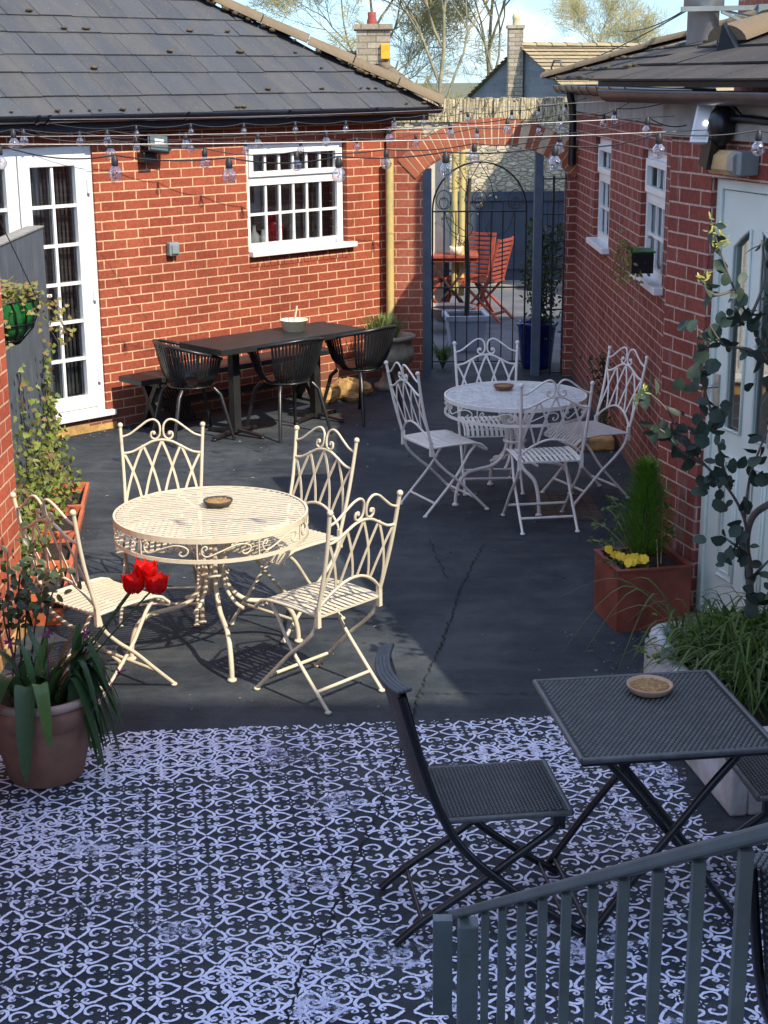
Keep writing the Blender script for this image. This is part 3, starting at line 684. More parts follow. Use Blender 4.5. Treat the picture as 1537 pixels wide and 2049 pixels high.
# right building
RB=empty('brick_building','shaded brick building on the right with two white windows and mossy roof','building',(1.78,14.4,0),R(-90))
m=MB();wallgrid(m,0,6.55,0,2.42,[(1.40,2.285,1.40,2.24),(3.75,4.66,1.40,2.24)],0,.26);m.build('wall',M['brick_right'],RB)
MB().box((0,.28,0),(6.4,3,2.4)).build('interior',M['interior'],RB)
MB().box((-.1,-.03,2.421),(6.6,-.0,2.60)).build('fascia',M['fascia_grey'],RB)
gm=gutter(MB(),(-.05,-.155,2.65),(6.45,-.155,2.645),.062);g1=gm.build('gutter',M['gutter_brown'],RB)
gm=MB()
for x in (.1,.55,1.0,1.45,1.9,2.4,2.95,3.6,4.3): bracket(gm,(x,-.155,2.647),(1,0,0),.062,.03)
gm.build('gutter_bracket',M['black'],RB)
MB().tube([(.22,-.09,2.6),(.22,-.06,2.45),(.22,-.05,2.3),(.22,-.05,1.95)],.035,10).build('downpipe',M['black'],RB)
rq=R(17);tq=math.tan(rq)
m=MB();slates(m,lambda r:-.12+r*1.0,lambda r:7.2,0,11,-.22,2.70,rq,.27,.30,seed=9,gv=.1)
m.add([(-.1,-.21,2.69),(7.2,-.21,2.69),(7.2,2.8,2.69+3.01*tq),(2.9,2.8,2.69+3.01*tq)],[(0,1,2,3)])
m.add([(-.1,-.21,2.69),(2.9,2.8,2.69+3.01*tq),(-.1,5.8,2.69)],[(0,1,2)])
rf=m.build('roof',M['slate2'],RB)
ridge(MB(),(-.14,-.25,2.715),(2.9,2.8,2.72+3.01*tq),.10,.40,4).build('ridge_tiles',M['ridge'],rf)
MB().tube([(-.1,-.2,2.74),(-.13,-.22,2.80),(-.10,-.2,2.86),(-.04,-.15,2.86),(-.03,-.14,2.82)],.009,6).build('hip_hook',M['lead'],rf)
mm=MB()
for _ in range(60):
    x=mr.uniform(.4,6);j=mr.choice([0,.24,.54,.8,1.08]);mm.ball((x,-.23+j*math.cos(rq),2.715+j*math.sin(rq)),mr.uniform(.01,.03),6,4,(2.2,1.2,.6))
struct(mm.build('moss',M['moss'],rf),'stuff')
for (a,b) in ((1.405,2.28),(3.755,4.655)):
    Wn=window(RB,a,b,1.405,2.235,1.93,3,1,M['pvc2'],True,.035,.05)
    c=MB()
    for k in range(18):
        x=a+.06+(b-a-.12)*k/18;c.tube([(x,.13+.012*(k%2),1.47),(x,.13+.012*(k%2),2.2)],.02,5)
    c.build('curtain',M['netcurtain'],Wn)
# projecting door bay
PD=(1.46,7.88,0)
DB=empty('brick_porch','projecting shaded brick bay holding the pale mint door','building',PD,R(-74))
m=MB();wallgrid(m,0,3.4,0,2.42,[(.44,1.36,.05,2.24)],0,.34);m.build('wall',M['brick_right'],DB)
MB().box((-.05,-.03,2.421),(3.5,0,2.60)).build('fascia',M['fascia_grey'],DB)
gutter(MB(),(-.45,-.15,2.645),(3.5,-.15,2.63),.062).build('gutter',M['gutter_brown'],DB)
m=MB();slates(m,lambda r:-.5+r*.35,lambda r:4,0,8,-.21,2.695,rq,.27,.5,seed=19,gv=.1)
m.add([(-.45,-.2,2.685),(4,-.2,2.685),(4,2.,2.685+2.2*tq),(.3,2.,2.685+2.2*tq)],[(0,1,2,3)])
rf2=m.build('roof',M['slate2'],DB)
MB().box((-.5,-.19,2.66),(4,-.16,2.70)).build('eave_board',M['black'],rf2)
def wl2(v): return DB.matrix_world.inverted()@Vector(v)
MW=Matrix.Translation(PD)@Matrix.Rotation(R(-74),4,'Z');MI=MW.inverted()
ridge(MB(),MI@Vector((1.72,7.92,2.88)),MI@Vector((2.7,8.45,3.22)),.115,.26,6).build('ridge_tiles',M['ridge'],rf2)
p=[MI@Vector(q) for q in ((1.66,7.88,2.80),(1.76,7.80,2.80),(1.69,7.90,2.96))];MB().poly(p).prism(p,(0.01,.02,0)).build('ridge_end_cap',M['black'],rf2)
a_=[Vector((1.735+.05*math.cos(t),8.0,2.875+.04*math.sin(t))) for t in [R(x) for x in range(20,300,25)]]
MB().tube([MI@q for q in a_],.009,6).build('hip_hook',M['chrome'],rf2)
# mint door
dm=MB();framebox(dm,.44,1.36,.05,2.24,.05,.03,.10);DD=dm.build('door',M['mint'],DB,bevel=.006)
lf=MB();x0,x1,z0,z1=.495,1.305,.09,2.185
A0,A1=.62,.775;B0,B1=.885,1.04;zb=1.05
# leaf face assembled round two arch-headed lights that share one arch
def topz(x): 
    return 1.93+.10*math.sin(PI*(x-A0)/(B1-A0))
def cell(a,b,c,d): lf.box((a,.045,c),(b,.085,d))
cell(x0,A0,z0,z1);cell(A1,B0,z0,z1);cell(B1,x1,z0,z1);cell(A0,A1,z0,zb);cell(B0,B1,z0,zb)
for (a,b) in ((A0,A1),(B0,B1)):
    K=8
    for k in range(K):
        xa,xb=a+(b-a)*k/K,a+(b-a)*(k+1)/K
        lf.prism([(xa,.045,topz(xa)),(xb,.045,topz(xb)),(xb,.045,z1),(xa,.045,z1)],(0,.04,0))
lf.build('door_leaf',M['mint2'],DD)
bd=MB()
for (a,b) in ((A0,A1),(B0,B1)):
    K=8
    top=[(a+(b-a)*k/K,.040,topz(a+(b-a)*k/K)) for k in range(K+1)]
    bd.tube([(a,.04,zb)]+top+[(b,.04,zb),(a,.04,zb)],.009,6)
    # lower moulded panel
    P=[(a,.041,.30),(b,.041,.30),(b,.041,.92),(a,.041,.92),(a,.041,.30)];bd.tube(P,.010,6)
    P=[(a+.03,.043,.33),(b-.03,.043,.33),(b-.03,.043,.89),(a+.03,.043,.89),(a+.03,.043,.33)];bd.tube(P,.007,6)
bd.build('moulding',M['mint'],DD)
g=MB()
for (a,b) in ((A0,A1),(B0,B1)):
    K=8;g.poly([(a,.058,zb),(b,.058,zb)]+[(b-(b-a)*k/K,.058,topz(b-(b-a)*k/K)) for k in range(K+1)])
    g.v=g.v
g.build('pane',M['glass_door'],DD)
g=MB()
for k in range(16): g.tube([(A0+(B1-A0)*k/15,.16+.012*(k%2),zb),(A0+(B1-A0)*k/15,.16+.012*(k%2),1.75)],.016,5)
g.build('curtain',M['netcurtain'],DD)
h=MB().box((.515,.034,1.08),(.55,.046,1.30));h.tube([(.53,.035,1.24),(.53,-.012,1.24),(.47,-.02,1.235),(.44,-.02,1.235)],.0085,8);h.build('door_handle',M['chrome'],DD)
o=MB().box((.36,-.13,0),(1.5,.05,.045)).build('doorstep',M['slab'],DB,bevel=.006)
MB().box((.42,.02,.045),(1.38,.34,.06)).build('threshold',M['slab'],DB)
# floodlight on the bay
FL=empty('floodlight','lit floodlight with black sensor under the right gutter','floodlight',tuple(MW@Vector((.55,-.10,2.49))),R(-74))
q=Matrix.Rotation(R(38),4,'Z')@Matrix.Rotation(R(-22),4,'X')
MB().box((-.045,-.045,-.10),(.045,-.015,.10),q).build('lamp_housing',M['pvc2'],FL)
MB().box((-.033,-.048,-.085),(.033,-.0455,.085),q).build('lamp_lens',M['steel'],FL)
MB().ball(q@Vector((.018,-.048,-.01)),.011,8,6).build('led',M['lit'],FL)  # sun glint on the lens, put in as a small glowing ball
sb=MB();sb.ball((.11,.02,.0),.065,10,7,(1,1,1.5));sb.box((.05,-.03,-.17),(.13,.05,-.03),Matrix.Rotation(R(18),4,'Y'));sb.tube([(.12,.04,.03),(.3,.06,.03),(.5,.08,.02)],.02,8);sb.tube([(.2,.03,.05),(.24,0,.09),(.28,.02,.05)],.008,6)
sb.build('sensor_body',M['black'],FL)
# timber-faced wall lamp over the door
TL=empty('wall_lamp','round-faced timber and grey box fixed above the mint door','wall box',tuple(MW@Vector((.60,-.02,2.325))),R(-74))
pf=[(-.055+.0,-.06),(-.03,-.085),(.03,-.085),(.055,-.06),(.055,.02),(-.055,.02)]
MB().prism([(-.03,y,z) for z,y in pf],(.21,0,0)).build('timber_block',M['wood'],TL)
MB().prism([(.181,y*1.05,z*1.03) for z,y in pf],(.055,0,0)).build('end_plate',M['fascia_grey'],TL)
MB().box((.237,-.075,-.05),(.285,.018,.055)).build('junction_box',M['greyplastic'],TL,bevel=.006)
# hanging planter on the second window
HPl=empty('window_planter','black hanging trough with trailing plant outside the nearer right window','planter',(1.66,9.98,1.50),R(-90))
MB().box((-.02,-.07,0),(.20,.07,.13)).build('trough',M['black'],HPl)
MB().box((-.03,-.08,.13),(.21,.08,.14)).build('rim',M['greenliner'],HPl)
fm=MB();fr=random.Random(12)
for _ in range(130):
    x=fr.gauss(-.02,.14);z=.05+fr.gauss(0,.09)-abs(x)*.2;y=-.05+fr.gauss(0,.05)
    fm.leaf((x,y,z),(fr.gauss(0,1),fr.gauss(0,1),fr.gauss(-.4,1)),(fr.gauss(0,1),-1,fr.gauss(0,1)),.035,.02)
for _ in range(14):
    a=Vector((fr.uniform(-.1,.15),-.05,.12));fm.tube(spline([a,a+Vector((fr.gauss(0,.08),-.05,.06)),a+Vector((fr.gauss(-.05,.15),-.09,fr.uniform(-.25,.1)))],4),.0025,4)
fm.build('foliage',M['dryivy'],HPl)
# steel flue behind the right roof
F=empty('steel_flue','fat galvanised flue with bracket rising behind the right roof','flue',(2.42,12.0,0))
MB().lathe([(.118,2.5),(.118,3.19),(.15,3.195),(.15,4.6),(0,4.6)],(0,0,0),28).build('pipe',M['steel'],F)
fb=MB().bar((-.20,-.16,3.19),(.55,-.16,3.20),.03,.035).bar((.10,-.16,3.17),(.36,-.16,3.06),.03,.02).bar((.1,-.16,3.18),(.5,-.1,3.10),.02,.02);fb.box((.36,-.22,3.12),(.48,-.12,3.22))
fb.build('bracket',M['greyplastic'],F)
for dz in (2.92,3.0): pass
# brick house top right
H=empty('brick_house','corner of a tall brick house at the upper right edge','house',(3.28,13.0,0))
MB().box((0,0,0),(4,1.7,4.1)).build('wall',M['brick_arch'],H)
w_=MB().box((.10,-.04,2.6),(.16,0,4.0)).box((.17,-.03,2.9),(.30,0,4.0));w_.build('drainpipe',M['greyplastic'],H)
# rear building, out of frame, that throws the near shade
RBk=MB().box((1.3,-9,0),(12,-.45,8.55)).build('rear_building',M['brick_arch']);tag(RBk,'tall brick building behind the viewpoint that shades the near patio','building')
# gabled outbuilding beyond right building, out of frame, outline shaped to cast the shadow on blue gates
sp=[(1.25,0),(1.25,.95),(1.42,1.2),(1.47,1.26),(1.50,1.5),(1.60,1.26),(1.72,1.16),(2.05,.98),(2.18,1.2),(2.6,1.9),(6,1.9),(6,0)]
OBd=MB().prism([(x+3.06,17.5,z+(4.375 if z>0 else 0)) for x,z in sp],(0,1.0,0)).build('outbuilding',M['rubble']);tag(OBd,'stone outbuilding beyond the right-hand house, its shadow on the blue gates','building')
# low brick wall and fence on the left
LWl=empty('garden_wall','sunlit orange brick wall at the left edge beside the tulip pot','wall',(-1.84,7.37,0),R(-90))
LWl.rotation_euler=(0,0,R(90))
MB().box((-4.6,0,.06),(0,.26,2.1)).build('wall',M['brick_low'],LWl)
MB().box((-4.6,-.012,0),(.01,.27,.07)).build('footing',M['rock'],LWl)
FN=empty('timber_fence','grey painted timber fence panel at the left edge with ivy at its foot','fence',(-2.22,10.1,0),0)
MB().box((-.09,-3.2,.02),(0,0,1.79)).build('boards',M['fence'],FN)
MB().box((-.10,-3.2,1.791),(.008,.008,1.80)).build('top_edge',M['fencetop'],FN)
#PART3
# ------------------------------------------------------------------ bistro chairs
def bistro_chair(mat,label,group,loc,rz):
    t=empty('bistro_chair',label,'chair',loc,rz,group)
    def bk(u,v):   # back-plane coordinates: v height above the seat hinge (z .47)
        k=v/.47;return (u,-.19-.11*k-.012*math.sin(PI*min(1,max(0,k))),.47+v*.985)
    fr=MB()
    for s in (-1,1):
        P=spline([bk(s*.218,.475),bk(s*.206,.24),(s*.196,-.19,.46),(s*.195,-.165,.38),(s*.195,-.09,.30),(s*.195,.0,.225),(s*.195,.11,.115),(s*.195,.215,.012)],4)
        fr.tube(P,.0095,7)
        fr.ball(bk(s*.218,.487),.015,9,6)
        fr.ball((s*.195,.216,.008),.017,9,5,(1,1,.55))
        fr.box((s*.195-.010,-.205,.405),(s*.195+.010,-.185,.50))
    fr.tube([(-.195,.13,.095),(.195,.13,.095)],.0085,7)
    fr.build('back_frame',mat,t)
    lg=MB()
    for s in (-1,1):
        lg.tube(spline([(s*.165,.15,.44),(s*.168,.10,.395),(s*.172,.055,.33),(s*.173,-.0,.25),(s*.174,-.12,.12),(s*.174,-.225,.012)],4),.009,7)
        lg.ball((s*.174,-.226,.008),.017,9,5,(1,1,.55))
    lg.tube([(-.174,-.155,.085),(.174,-.155,.085)],.008,7)
    lg.tube([(-.165,.15,.44),(.165,.15,.44)],.008,6)
    lg.build('leg_frame',mat,t)
    st=MB();n=12;w=.375
    def zy(a): # seat profile, front rolls down
        y=-.20+a*.41; return (y,.455+(.008*math.sin(PI*a))-(0 if a<.8 else (a-.8)**2*1.1))
    for i in range(n):
        x=-w/2+.012+(w-.024)*i/(n-1)
        pts=[(x,)+zy(a/14) for a in range(15)]
        nr=(0,0,1);st.ribbon(pts,.0195,.004,nr)
    for s in (-1,1): st.tube([(s*(w/2+.008),)+zy(a/10) for a in range(11)],.008,6)
    for a in (0.02,.35,.68,1.0):
        y,z=zy(a);st.bar((-w/2-.006,y,z-.006),(w/2+.006,y,z-.006),.014,.006)
    st.build('seat',mat,t)
    bk_=MB()
    for s in (-1,1):
        # top scroll, a wave ending in a volute beside the centre
        P=[(s*.214,.425),(s*.17,.440),(s*.12,.476),(s*.075,.508),(s*.04,.515),(s*.015,.495),(s*.008,.462),(s*.014,.428),(s*.036,.412),(s*.056,.424),(s*.055,.446),(s*.040,.450),(s*.036,.440)]
        bk_.tube(spline([bk(*p) for p in P],5),.0062,6)
        bk_.ball(bk(s*.041,.441),.0085,7,5)
    P=[(-.212,.338),(-.16,.345),(-.10,.375),(-.05,.400),(0,.408),(.05,.400),(.10,.375),(.16,.345),(.212,.338)]
    bk_.tube(spline([bk(*p) for p in P],4),.0072,6)
    def rail2(u): 
        a=abs(u);return .405 if a<.02 else .408-.072*min(1,(a/.2))**1.4
    def arcb(u): return .015+.115*math.cos(min(1,abs(u)/.198)*PI/2)**.8
    bk_.tube(spline([bk(u,arcb(u)) for u in (-.197,-.17,-.12,-.06,0,.06,.12,.17,.197)],4),.0072,6)
    for u0 in (-.2,-.1,0,.1,.2):
        for s in (-1,1):
            if abs(u0+s*.05)>.2: continue
            top=rail2(u0)
            P=[]
            for k in range(11):
                q=k/10;v=top-(top-.02)*q;u=u0+s*.098*(1-(1-q)**1.75)
                if v<arcb(u): P.append(bk(u,arcb(u)));break
                P.append(bk(u,v))
            if len(P)>2: bk_.ribbon(P,.0125,.004,(0,.97,.22))
    bk_.build('back_lattice',mat,t)
    return t
GA='cream metal chairs round the sunlit table';GB='whitish metal chairs round the shaded table'
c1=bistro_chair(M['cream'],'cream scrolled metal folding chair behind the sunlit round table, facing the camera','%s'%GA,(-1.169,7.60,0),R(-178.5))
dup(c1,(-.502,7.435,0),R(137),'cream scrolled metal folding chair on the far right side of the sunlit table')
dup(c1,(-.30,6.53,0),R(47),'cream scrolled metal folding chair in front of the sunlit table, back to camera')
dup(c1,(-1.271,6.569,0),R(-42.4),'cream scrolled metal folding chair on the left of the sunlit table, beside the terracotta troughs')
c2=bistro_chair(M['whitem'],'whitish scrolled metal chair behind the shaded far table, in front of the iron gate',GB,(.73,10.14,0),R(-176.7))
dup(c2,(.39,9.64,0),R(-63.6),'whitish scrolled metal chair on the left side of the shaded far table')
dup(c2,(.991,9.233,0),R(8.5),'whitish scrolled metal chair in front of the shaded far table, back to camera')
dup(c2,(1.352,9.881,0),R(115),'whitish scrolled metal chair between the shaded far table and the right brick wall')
# ------------------------------------------------------------------ round tables
def round_table(mat,top,label,loc,rz):
    t=empty('round_table',label,'table',loc,rz,'round scrolled metal tables');Rt=.462;z=.715
    s=MB();n=29
    for i in range(n):
        y=-Rt+ (2*Rt)*(i+.5)/n;h=math.sqrt(max(0,(Rt-.012)**2-y*y))
        if h<.02: continue
        s.box((-h,y-.0098,z-.0022),(h,y+.0098,z+random.uniform(-.001,.0)))
    for x in (-.17,.17):
        h=math.sqrt(Rt**2-x*x)-.01;s.bar((x,-h,z-.010),(x,h,z-.010),.022,.007)
    s.build('slatted_top',top,t)
    r=MB();K=64
    def band(rad,z0,z1,th):
        vs=[]
        for k in range(K):
            a=2*PI*k/K;c,q=math.cos(a),math.sin(a)
            vs+=[(c*rad,q*rad,z0),(c*rad,q*rad,z1),(c*(rad-th),q*(rad-th),z1),(c*(rad-th),q*(rad-th),z0)]
        r.add(vs,[(4*k+a,4*((k+1)%K)+a,4*((k+1)%K)+(a+1)%4,4*k+(a+1)%4) for k in range(K) for a in range(4)],False)
    band(Rt+.004,z-.024,z+.003,.012);band(Rt+.004,z-.118,z-.100,.008)
    r.build('rim',mat,t)
    a=MB();m=10
    def ap(ang,v): return ((Rt)*math.cos(ang),(Rt)*math.sin(ang),z-.100+v)
    sc=[(.30,.026),(.36,.010),(.44,.006),(.50,.022),(.49,.045),(.44,.058),(.36,.064),(.26,.056),(.12,.036),(0,.036-.0)]
    for k in range(m):
        base=2*PI*k/m;L=2*PI/m
        # S scroll: wave with a volute at each end
        P=[(.13,.045),(.16,.056),(.13,.064),(.08,.054),(.07,.034),(.12,.016),(.20,.018),(.34,.034),(.50,.052),(.64,.064),(.78,.062),(.86,.046),(.83,.024),(.76,.016),(.71,.026),(.75,.036)]
        a.tube(spline([ap(base+L*(u),v) for u,v in P],3),.0042,5)
        a.tube([ap(base,.0),ap(base,.078)],.004,5)
    a.build('scroll_apron',mat,t)
    for k in range(4):
        ang=k*PI/2;c,q=math.cos(ang),math.sin(ang)
        P=[(.15,.70),(.095,.62),(.062,.52),(.052,.42),(.075,.325),(.15,.255),(.25,.235),(.335,.215),(.385,.16),(.41,.08),(.415,.01)]
        l=MB().tube(spline([(c*x,q*x,zz) for x,zz in P],4),.0125,8);l.ball((c*.415,q*.415,.008),.024,10,5,(1,1,.5))
        l.build('leg',mat,t)
    b=MB()
    for k in range(4):
        ang=k*PI/2+PI/4;c,q=math.cos(ang),math.sin(ang)
        b.tube(spline([(c*x,q*x,zz) for x,zz in [(.20,.70),(.12,.60),(.075,.50),(.06,.42),(.07,.34),(.12,.275),(.17,.25)]],4),.0095,7)
    b.lathe([(.072,.40),(.078,.405),(.078,.415),(.072,.42)],(0,0,0),20)
    b.build('brace',mat,t);return t
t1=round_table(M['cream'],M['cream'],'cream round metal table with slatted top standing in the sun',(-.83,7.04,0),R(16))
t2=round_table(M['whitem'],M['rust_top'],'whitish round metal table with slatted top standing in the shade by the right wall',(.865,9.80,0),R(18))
def dish(name,label,loc,r,mat,fill=True):
    o=MB().lathe([(0,.003),(r*.7,.0),(r*.85,.006),(r,.026),(r*1.0,.031),(r*.93,.030),(r*.85,.020),(0,.020)],(0,0,0),28).build(name,mat)
    o.location=loc;tag(o,label,'ashtray','sand filled dishes on the tables')
    g=MB().lathe([(r*.90,.0215),(r*.75,.025),(r*.45,.029),(0,.027)],(0,0,0),24,lambda a,z:.05*math.sin(5*a+z*300));
    for _ in range(60):
        a=random.uniform(0,2*PI);q=r*.8*math.sqrt(random.random());g.ball((q*math.cos(a),q*math.sin(a),.026),random.uniform(.002,.005),5,3)
    g.build('sand',M['gravel'],o);return o
dish('ashtray','dark dish of ochre sand in the middle of the cream sunlit table',(-.805,7.13,.718),.072,M['dish_dark'])
dish('ashtray','brown glazed dish of sand on the shaded whitish table',(.80,9.96,.718),.068,M['dish_brown'])
# ------------------------------------------------------------------ rattan table and chairs
def weave(m,x0,x1,y0,y1,px,py,f,hx=.35,hy=.34,ht=.0050):
    """staggered slubs; f(x,y)->(point,normal)"""
    nx=int((x1-x0)/px);ny=int((y1-y0)/py)
    for j in range(ny):
        for i in range(nx):
            x=x0+(i+.5+(.25 if j%2 else -.25))*px;y=y0+(j+.5)*py
            if x<x0+px*.4 or x>x1-px*.4: continue
            P=[]
            for (a,b,h) in ((-1,-.55,0),(-1,.55,0),(-.35,1,0),(.35,1,0),(1,.55,0),(1,-.55,0),(.35,-1,0),(-.35,-1,0),(-.5,0,1),(.5,0,1)):
                p,nn=f(x+a*hx*px,y+b*hy*py);P.append(Vector(p)+Vector(nn)*ht*h)
            m.add(P,[(0,8,1),(1,8,2),(2,8,9,3),(3,9,4),(4,9,5),(5,9,6),(6,9,8,7),(7,8,0)],True)
    return m
tb=empty('rattan_table','charcoal woven folding table at the lower right with a sand dish on it','table',(.87,4.64,0),R(7.5))
zt=.70;m=MB();m.box((-.315,-.325,zt-.032),(.315,.325,zt-.004));m.build('table_top',M['rattan_base'],tb,bevel=.008)
e=MB();r_=.010
e.tube([(-.312,-.322,zt-.010),(.312,-.322,zt-.010)],.0105,8);e.tube([(-.312,.322,zt-.010),(.312,.322,zt-.010)],.0105,8);e.tube([(-.312,-.322,zt-.010),(-.312,.322,zt-.010)],.0105,8);e.tube([(.312,-.322,zt-.010),(.312,.322,zt-.010)],.0105,8)
weave(e,-.305,.305,-.315,.315,.0180,.0135,lambda x,y:((x,y,zt-.004),(0,0,1)));e.build('weave',M['rattan'],tb)
for y,o in ((-.24,1),(.24,-1)):
    for s in (-1,1):
        yy=y+(.016*s if y<0 else -.016*s)
        P=spline([(-s*.24,yy,zt-.02),(-s*.13,yy,.55),(-s*.03,yy,.42),(s*.04,yy,.33),(s*.14,yy,.20),(s*.27,yy,.015)],4)
        l=MB().tube(P,.0135,8);
        if s>0: l.ball((-s*.07,yy-.016,.475),.008,7,4)
        l.build('leg',M['frame_black'],tb)
for s in (-1,1):
    MB().tube([(s*.245,-.24,.045),(s*.245,.24,.045)],.009,7).build('crossbar',M['frame_black'],tb);MB().tube([(s*.235,-.26,zt-.04),(s*.235,.26,zt-.04)],.010,7).build('top_rail',M['frame_black'],tb)
dish('ashtray','tan saucer of brown sand on the charcoal woven table',(.895,4.80,zt),.078,M['dish_tan'])
def rattan_chair(label,loc,rz):
    t=empty('rattan_chair',label,'chair',loc,rz,'charcoal woven folding chairs')
    # local +y is the facing direction
    fr=MB()
    for s in (-1,1):
        P=spline([(s*.205,-.34,.88),(s*.205,-.285,.68),(s*.205,-.225,.50),(s*.205,-.15,.36),(s*.205,-.03,.235),(s*.205,.14,.10),(s*.205,.27,.015)],4)
        fr.tube(P,.0145,8,flat=None)
    fr.tube([(-.205,.20,.06),(.205,.20,.06)],.007,6);fr.build('back_leg_frame',M['frame_black'],t)
    lg=MB()
    for s in (-1,1):
        lg.tube(spline([(s*.18,.17,.425),(s*.18,.15,.385),(s*.18,.02,.29),(s*.18,-.12,.19),(s*.18,-.27,.09),(s*.18,-.36,.015)],4),.0135,8);lg.ball((s*.196,.17,.40),.008,7,4)
        lg.box((s*.18-.012,.15,.39),(s*.18+.012,.19,.45))
    lg.tube([(-.18,-.27,.085),(.18,-.27,.085)],.007,6);lg.tube([(-.18,.165,.40),(.18,.165,.40)],.008,6);lg.build('leg_frame',M['frame_black'],t)
    st=MB();st.box((-.19,-.20,.432),(.19,.21,.452));sb=st.build('seat',M['rattan_base'],t,bevel=.006)
    wv=MB();weave(wv,-.185,.185,-.20,.205,.0165,.0125,lambda x,y:((x,y,.453),(0,0,1)))
    wv.tube([(-.19,.208,.445),(.19,.208,.445)],.012,8);wv.tube([(-.19,-.2,.445),(-.19,.208,.445)],.010,8);wv.tube([(.19,-.2,.445),(.19,.208,.445)],.010,8);wv.build('weave',M['rattan'],sb)
    a=Vector((0,-.245,.51));b=Vector((0,-.345,.895));d=(b-a).normalized();nf=Vector((0,d.z,-d.y));cv=lambda x,y:(a+d*y+Vector((x,0,0))-nf*(.034*(1-(x/.19)**2))+nf*.012)
    bp=MB();K=10;L=(b-a).length;vs=[]
    for k in range(K+1):
        x=-.185+.37*k/K
        for q in (0,L): vs+=[cv(x,q)+nf*.009,cv(x,q)-nf*.009]
    bp.add(vs,[f for k in range(K) for f in ((4*k,4*k+4,4*k+6,4*k+2),(4*k+1,4*k+3,4*k+7,4*k+5),(4*k+2,4*k+6,4*k+7,4*k+3),(4*k,4*k+1,4*k+5,4*k+4))]);bk=bp.build('backrest',M['rattan_base'],t)
    wv=MB()
    weave(wv,-.182,.182,0,L,.0150,.0115,lambda x,y:(cv(x,y)+nf*.0095,nf));weave(wv,-.182,.182,0,L,.0150,.0115,lambda x,y:(cv(x,y)-nf*.0095,-nf))
    top=[cv(-.20+.40*k/14,L+.0) for k in range(15)]
    for off in (-.018,-.006,.006,.018):
        for k in range(28):
            x=-.20+.40*k/28;p=cv(x,L)+nf*off+Vector((0,0,.006 if off==0 else 0));q=cv(x+.4/28*.9,L)+nf*off+Vector((0,0,.006 if off==0 else 0));wv.ball((p+q)/2,.0105,6,4,(.8,1,.9))
    wv.build('weave',M['rattan'],bk);return t
r1=rattan_chair('charcoal woven folding chair on the left of the woven table, seen from its side',(.36,4.58,0),R(-82.5))
dup(r1,(1.40,4.72,0),R(96),'charcoal woven folding chair right of the woven table, cut by the frame edge')
dup(r1,(1.24,3.45,0),R(-35),'charcoal woven folding chair nearest the camera, seen through the grey stair railing')
# ------------------------------------------------------------------ long black table, bench, tub chairs
TT=empty('long_table','long black timber table beside the sunlit brick wall','table',(-.865,12.09,0),R(43.5))
m=MB();m.box((-.74,-.27,.70),(.74,.27,.75))
m.build('table_top',M['blackwood'],TT,bevel=.004)
for x in (-.42,.42):
    p=MB().box((x-.033,-.033,.03),(x+.033,.033,.70));p.box((x-.15,-.15,.69),(x+.15,.15,.699));p.build('pedestal',M['blackwood'],TT)
    s=MB()
    for k in range(4):
        a=PI/4+k*PI/2-R(43.5)+.2;c,q=math.cos(a),math.sin(a);s.bar((x+c*.03,q*.03,.045),(x+c*.27,q*.27,.022),.035,.02);s.ball((x+c*.265,q*.265,.012),.02,8,4,(1,1,.6))
    s.build('star_base',M['resin'] if x<0 else M['resin'],TT)
BN=empty('bench','black timber bench with X legs against the sunlit brick wall','bench',tuple(lwp(1.25,-.27,0)),R(44))
MB().box((-1.03,-.16,.40),(1.03,.15,.445)).build('seat',M['blackwood'],BN,bevel=.004)
for x in (-.82,.82):
    l=MB().bar((x,-.13,0),(x,.11,.40),.045,.07,(1,0,0)).bar((x+.002,.13,0),(x+.002,-.11,.40),.041,.07,(1,0,0)).box((x-.03,-.14,.36),(x+.03,.13,.40));l.build('leg',M['blackwood'],BN)
MB().bar((-.8,0,.2),(.8,0,.2),.03,.06).build('stretcher',M['blackwood'],BN)
BK=empty('folded_rack','folded black slatted rack leaning under the left end of the bench','rack',tuple(lwp(.62,-.22,0)),R(44))
m=MB()
for k in range(9): m.bar((-.05+.03*k,-.12,.02),(-.09+.03*k,.06,.34),.008,.02)
m.bar((-.1,-.12,.03),(.24,-.12,.03),.02,.02);m.bar((-.14,.05,.33),(.2,.05,.33),.02,.02);m.build('slats',M['resin'],BK)
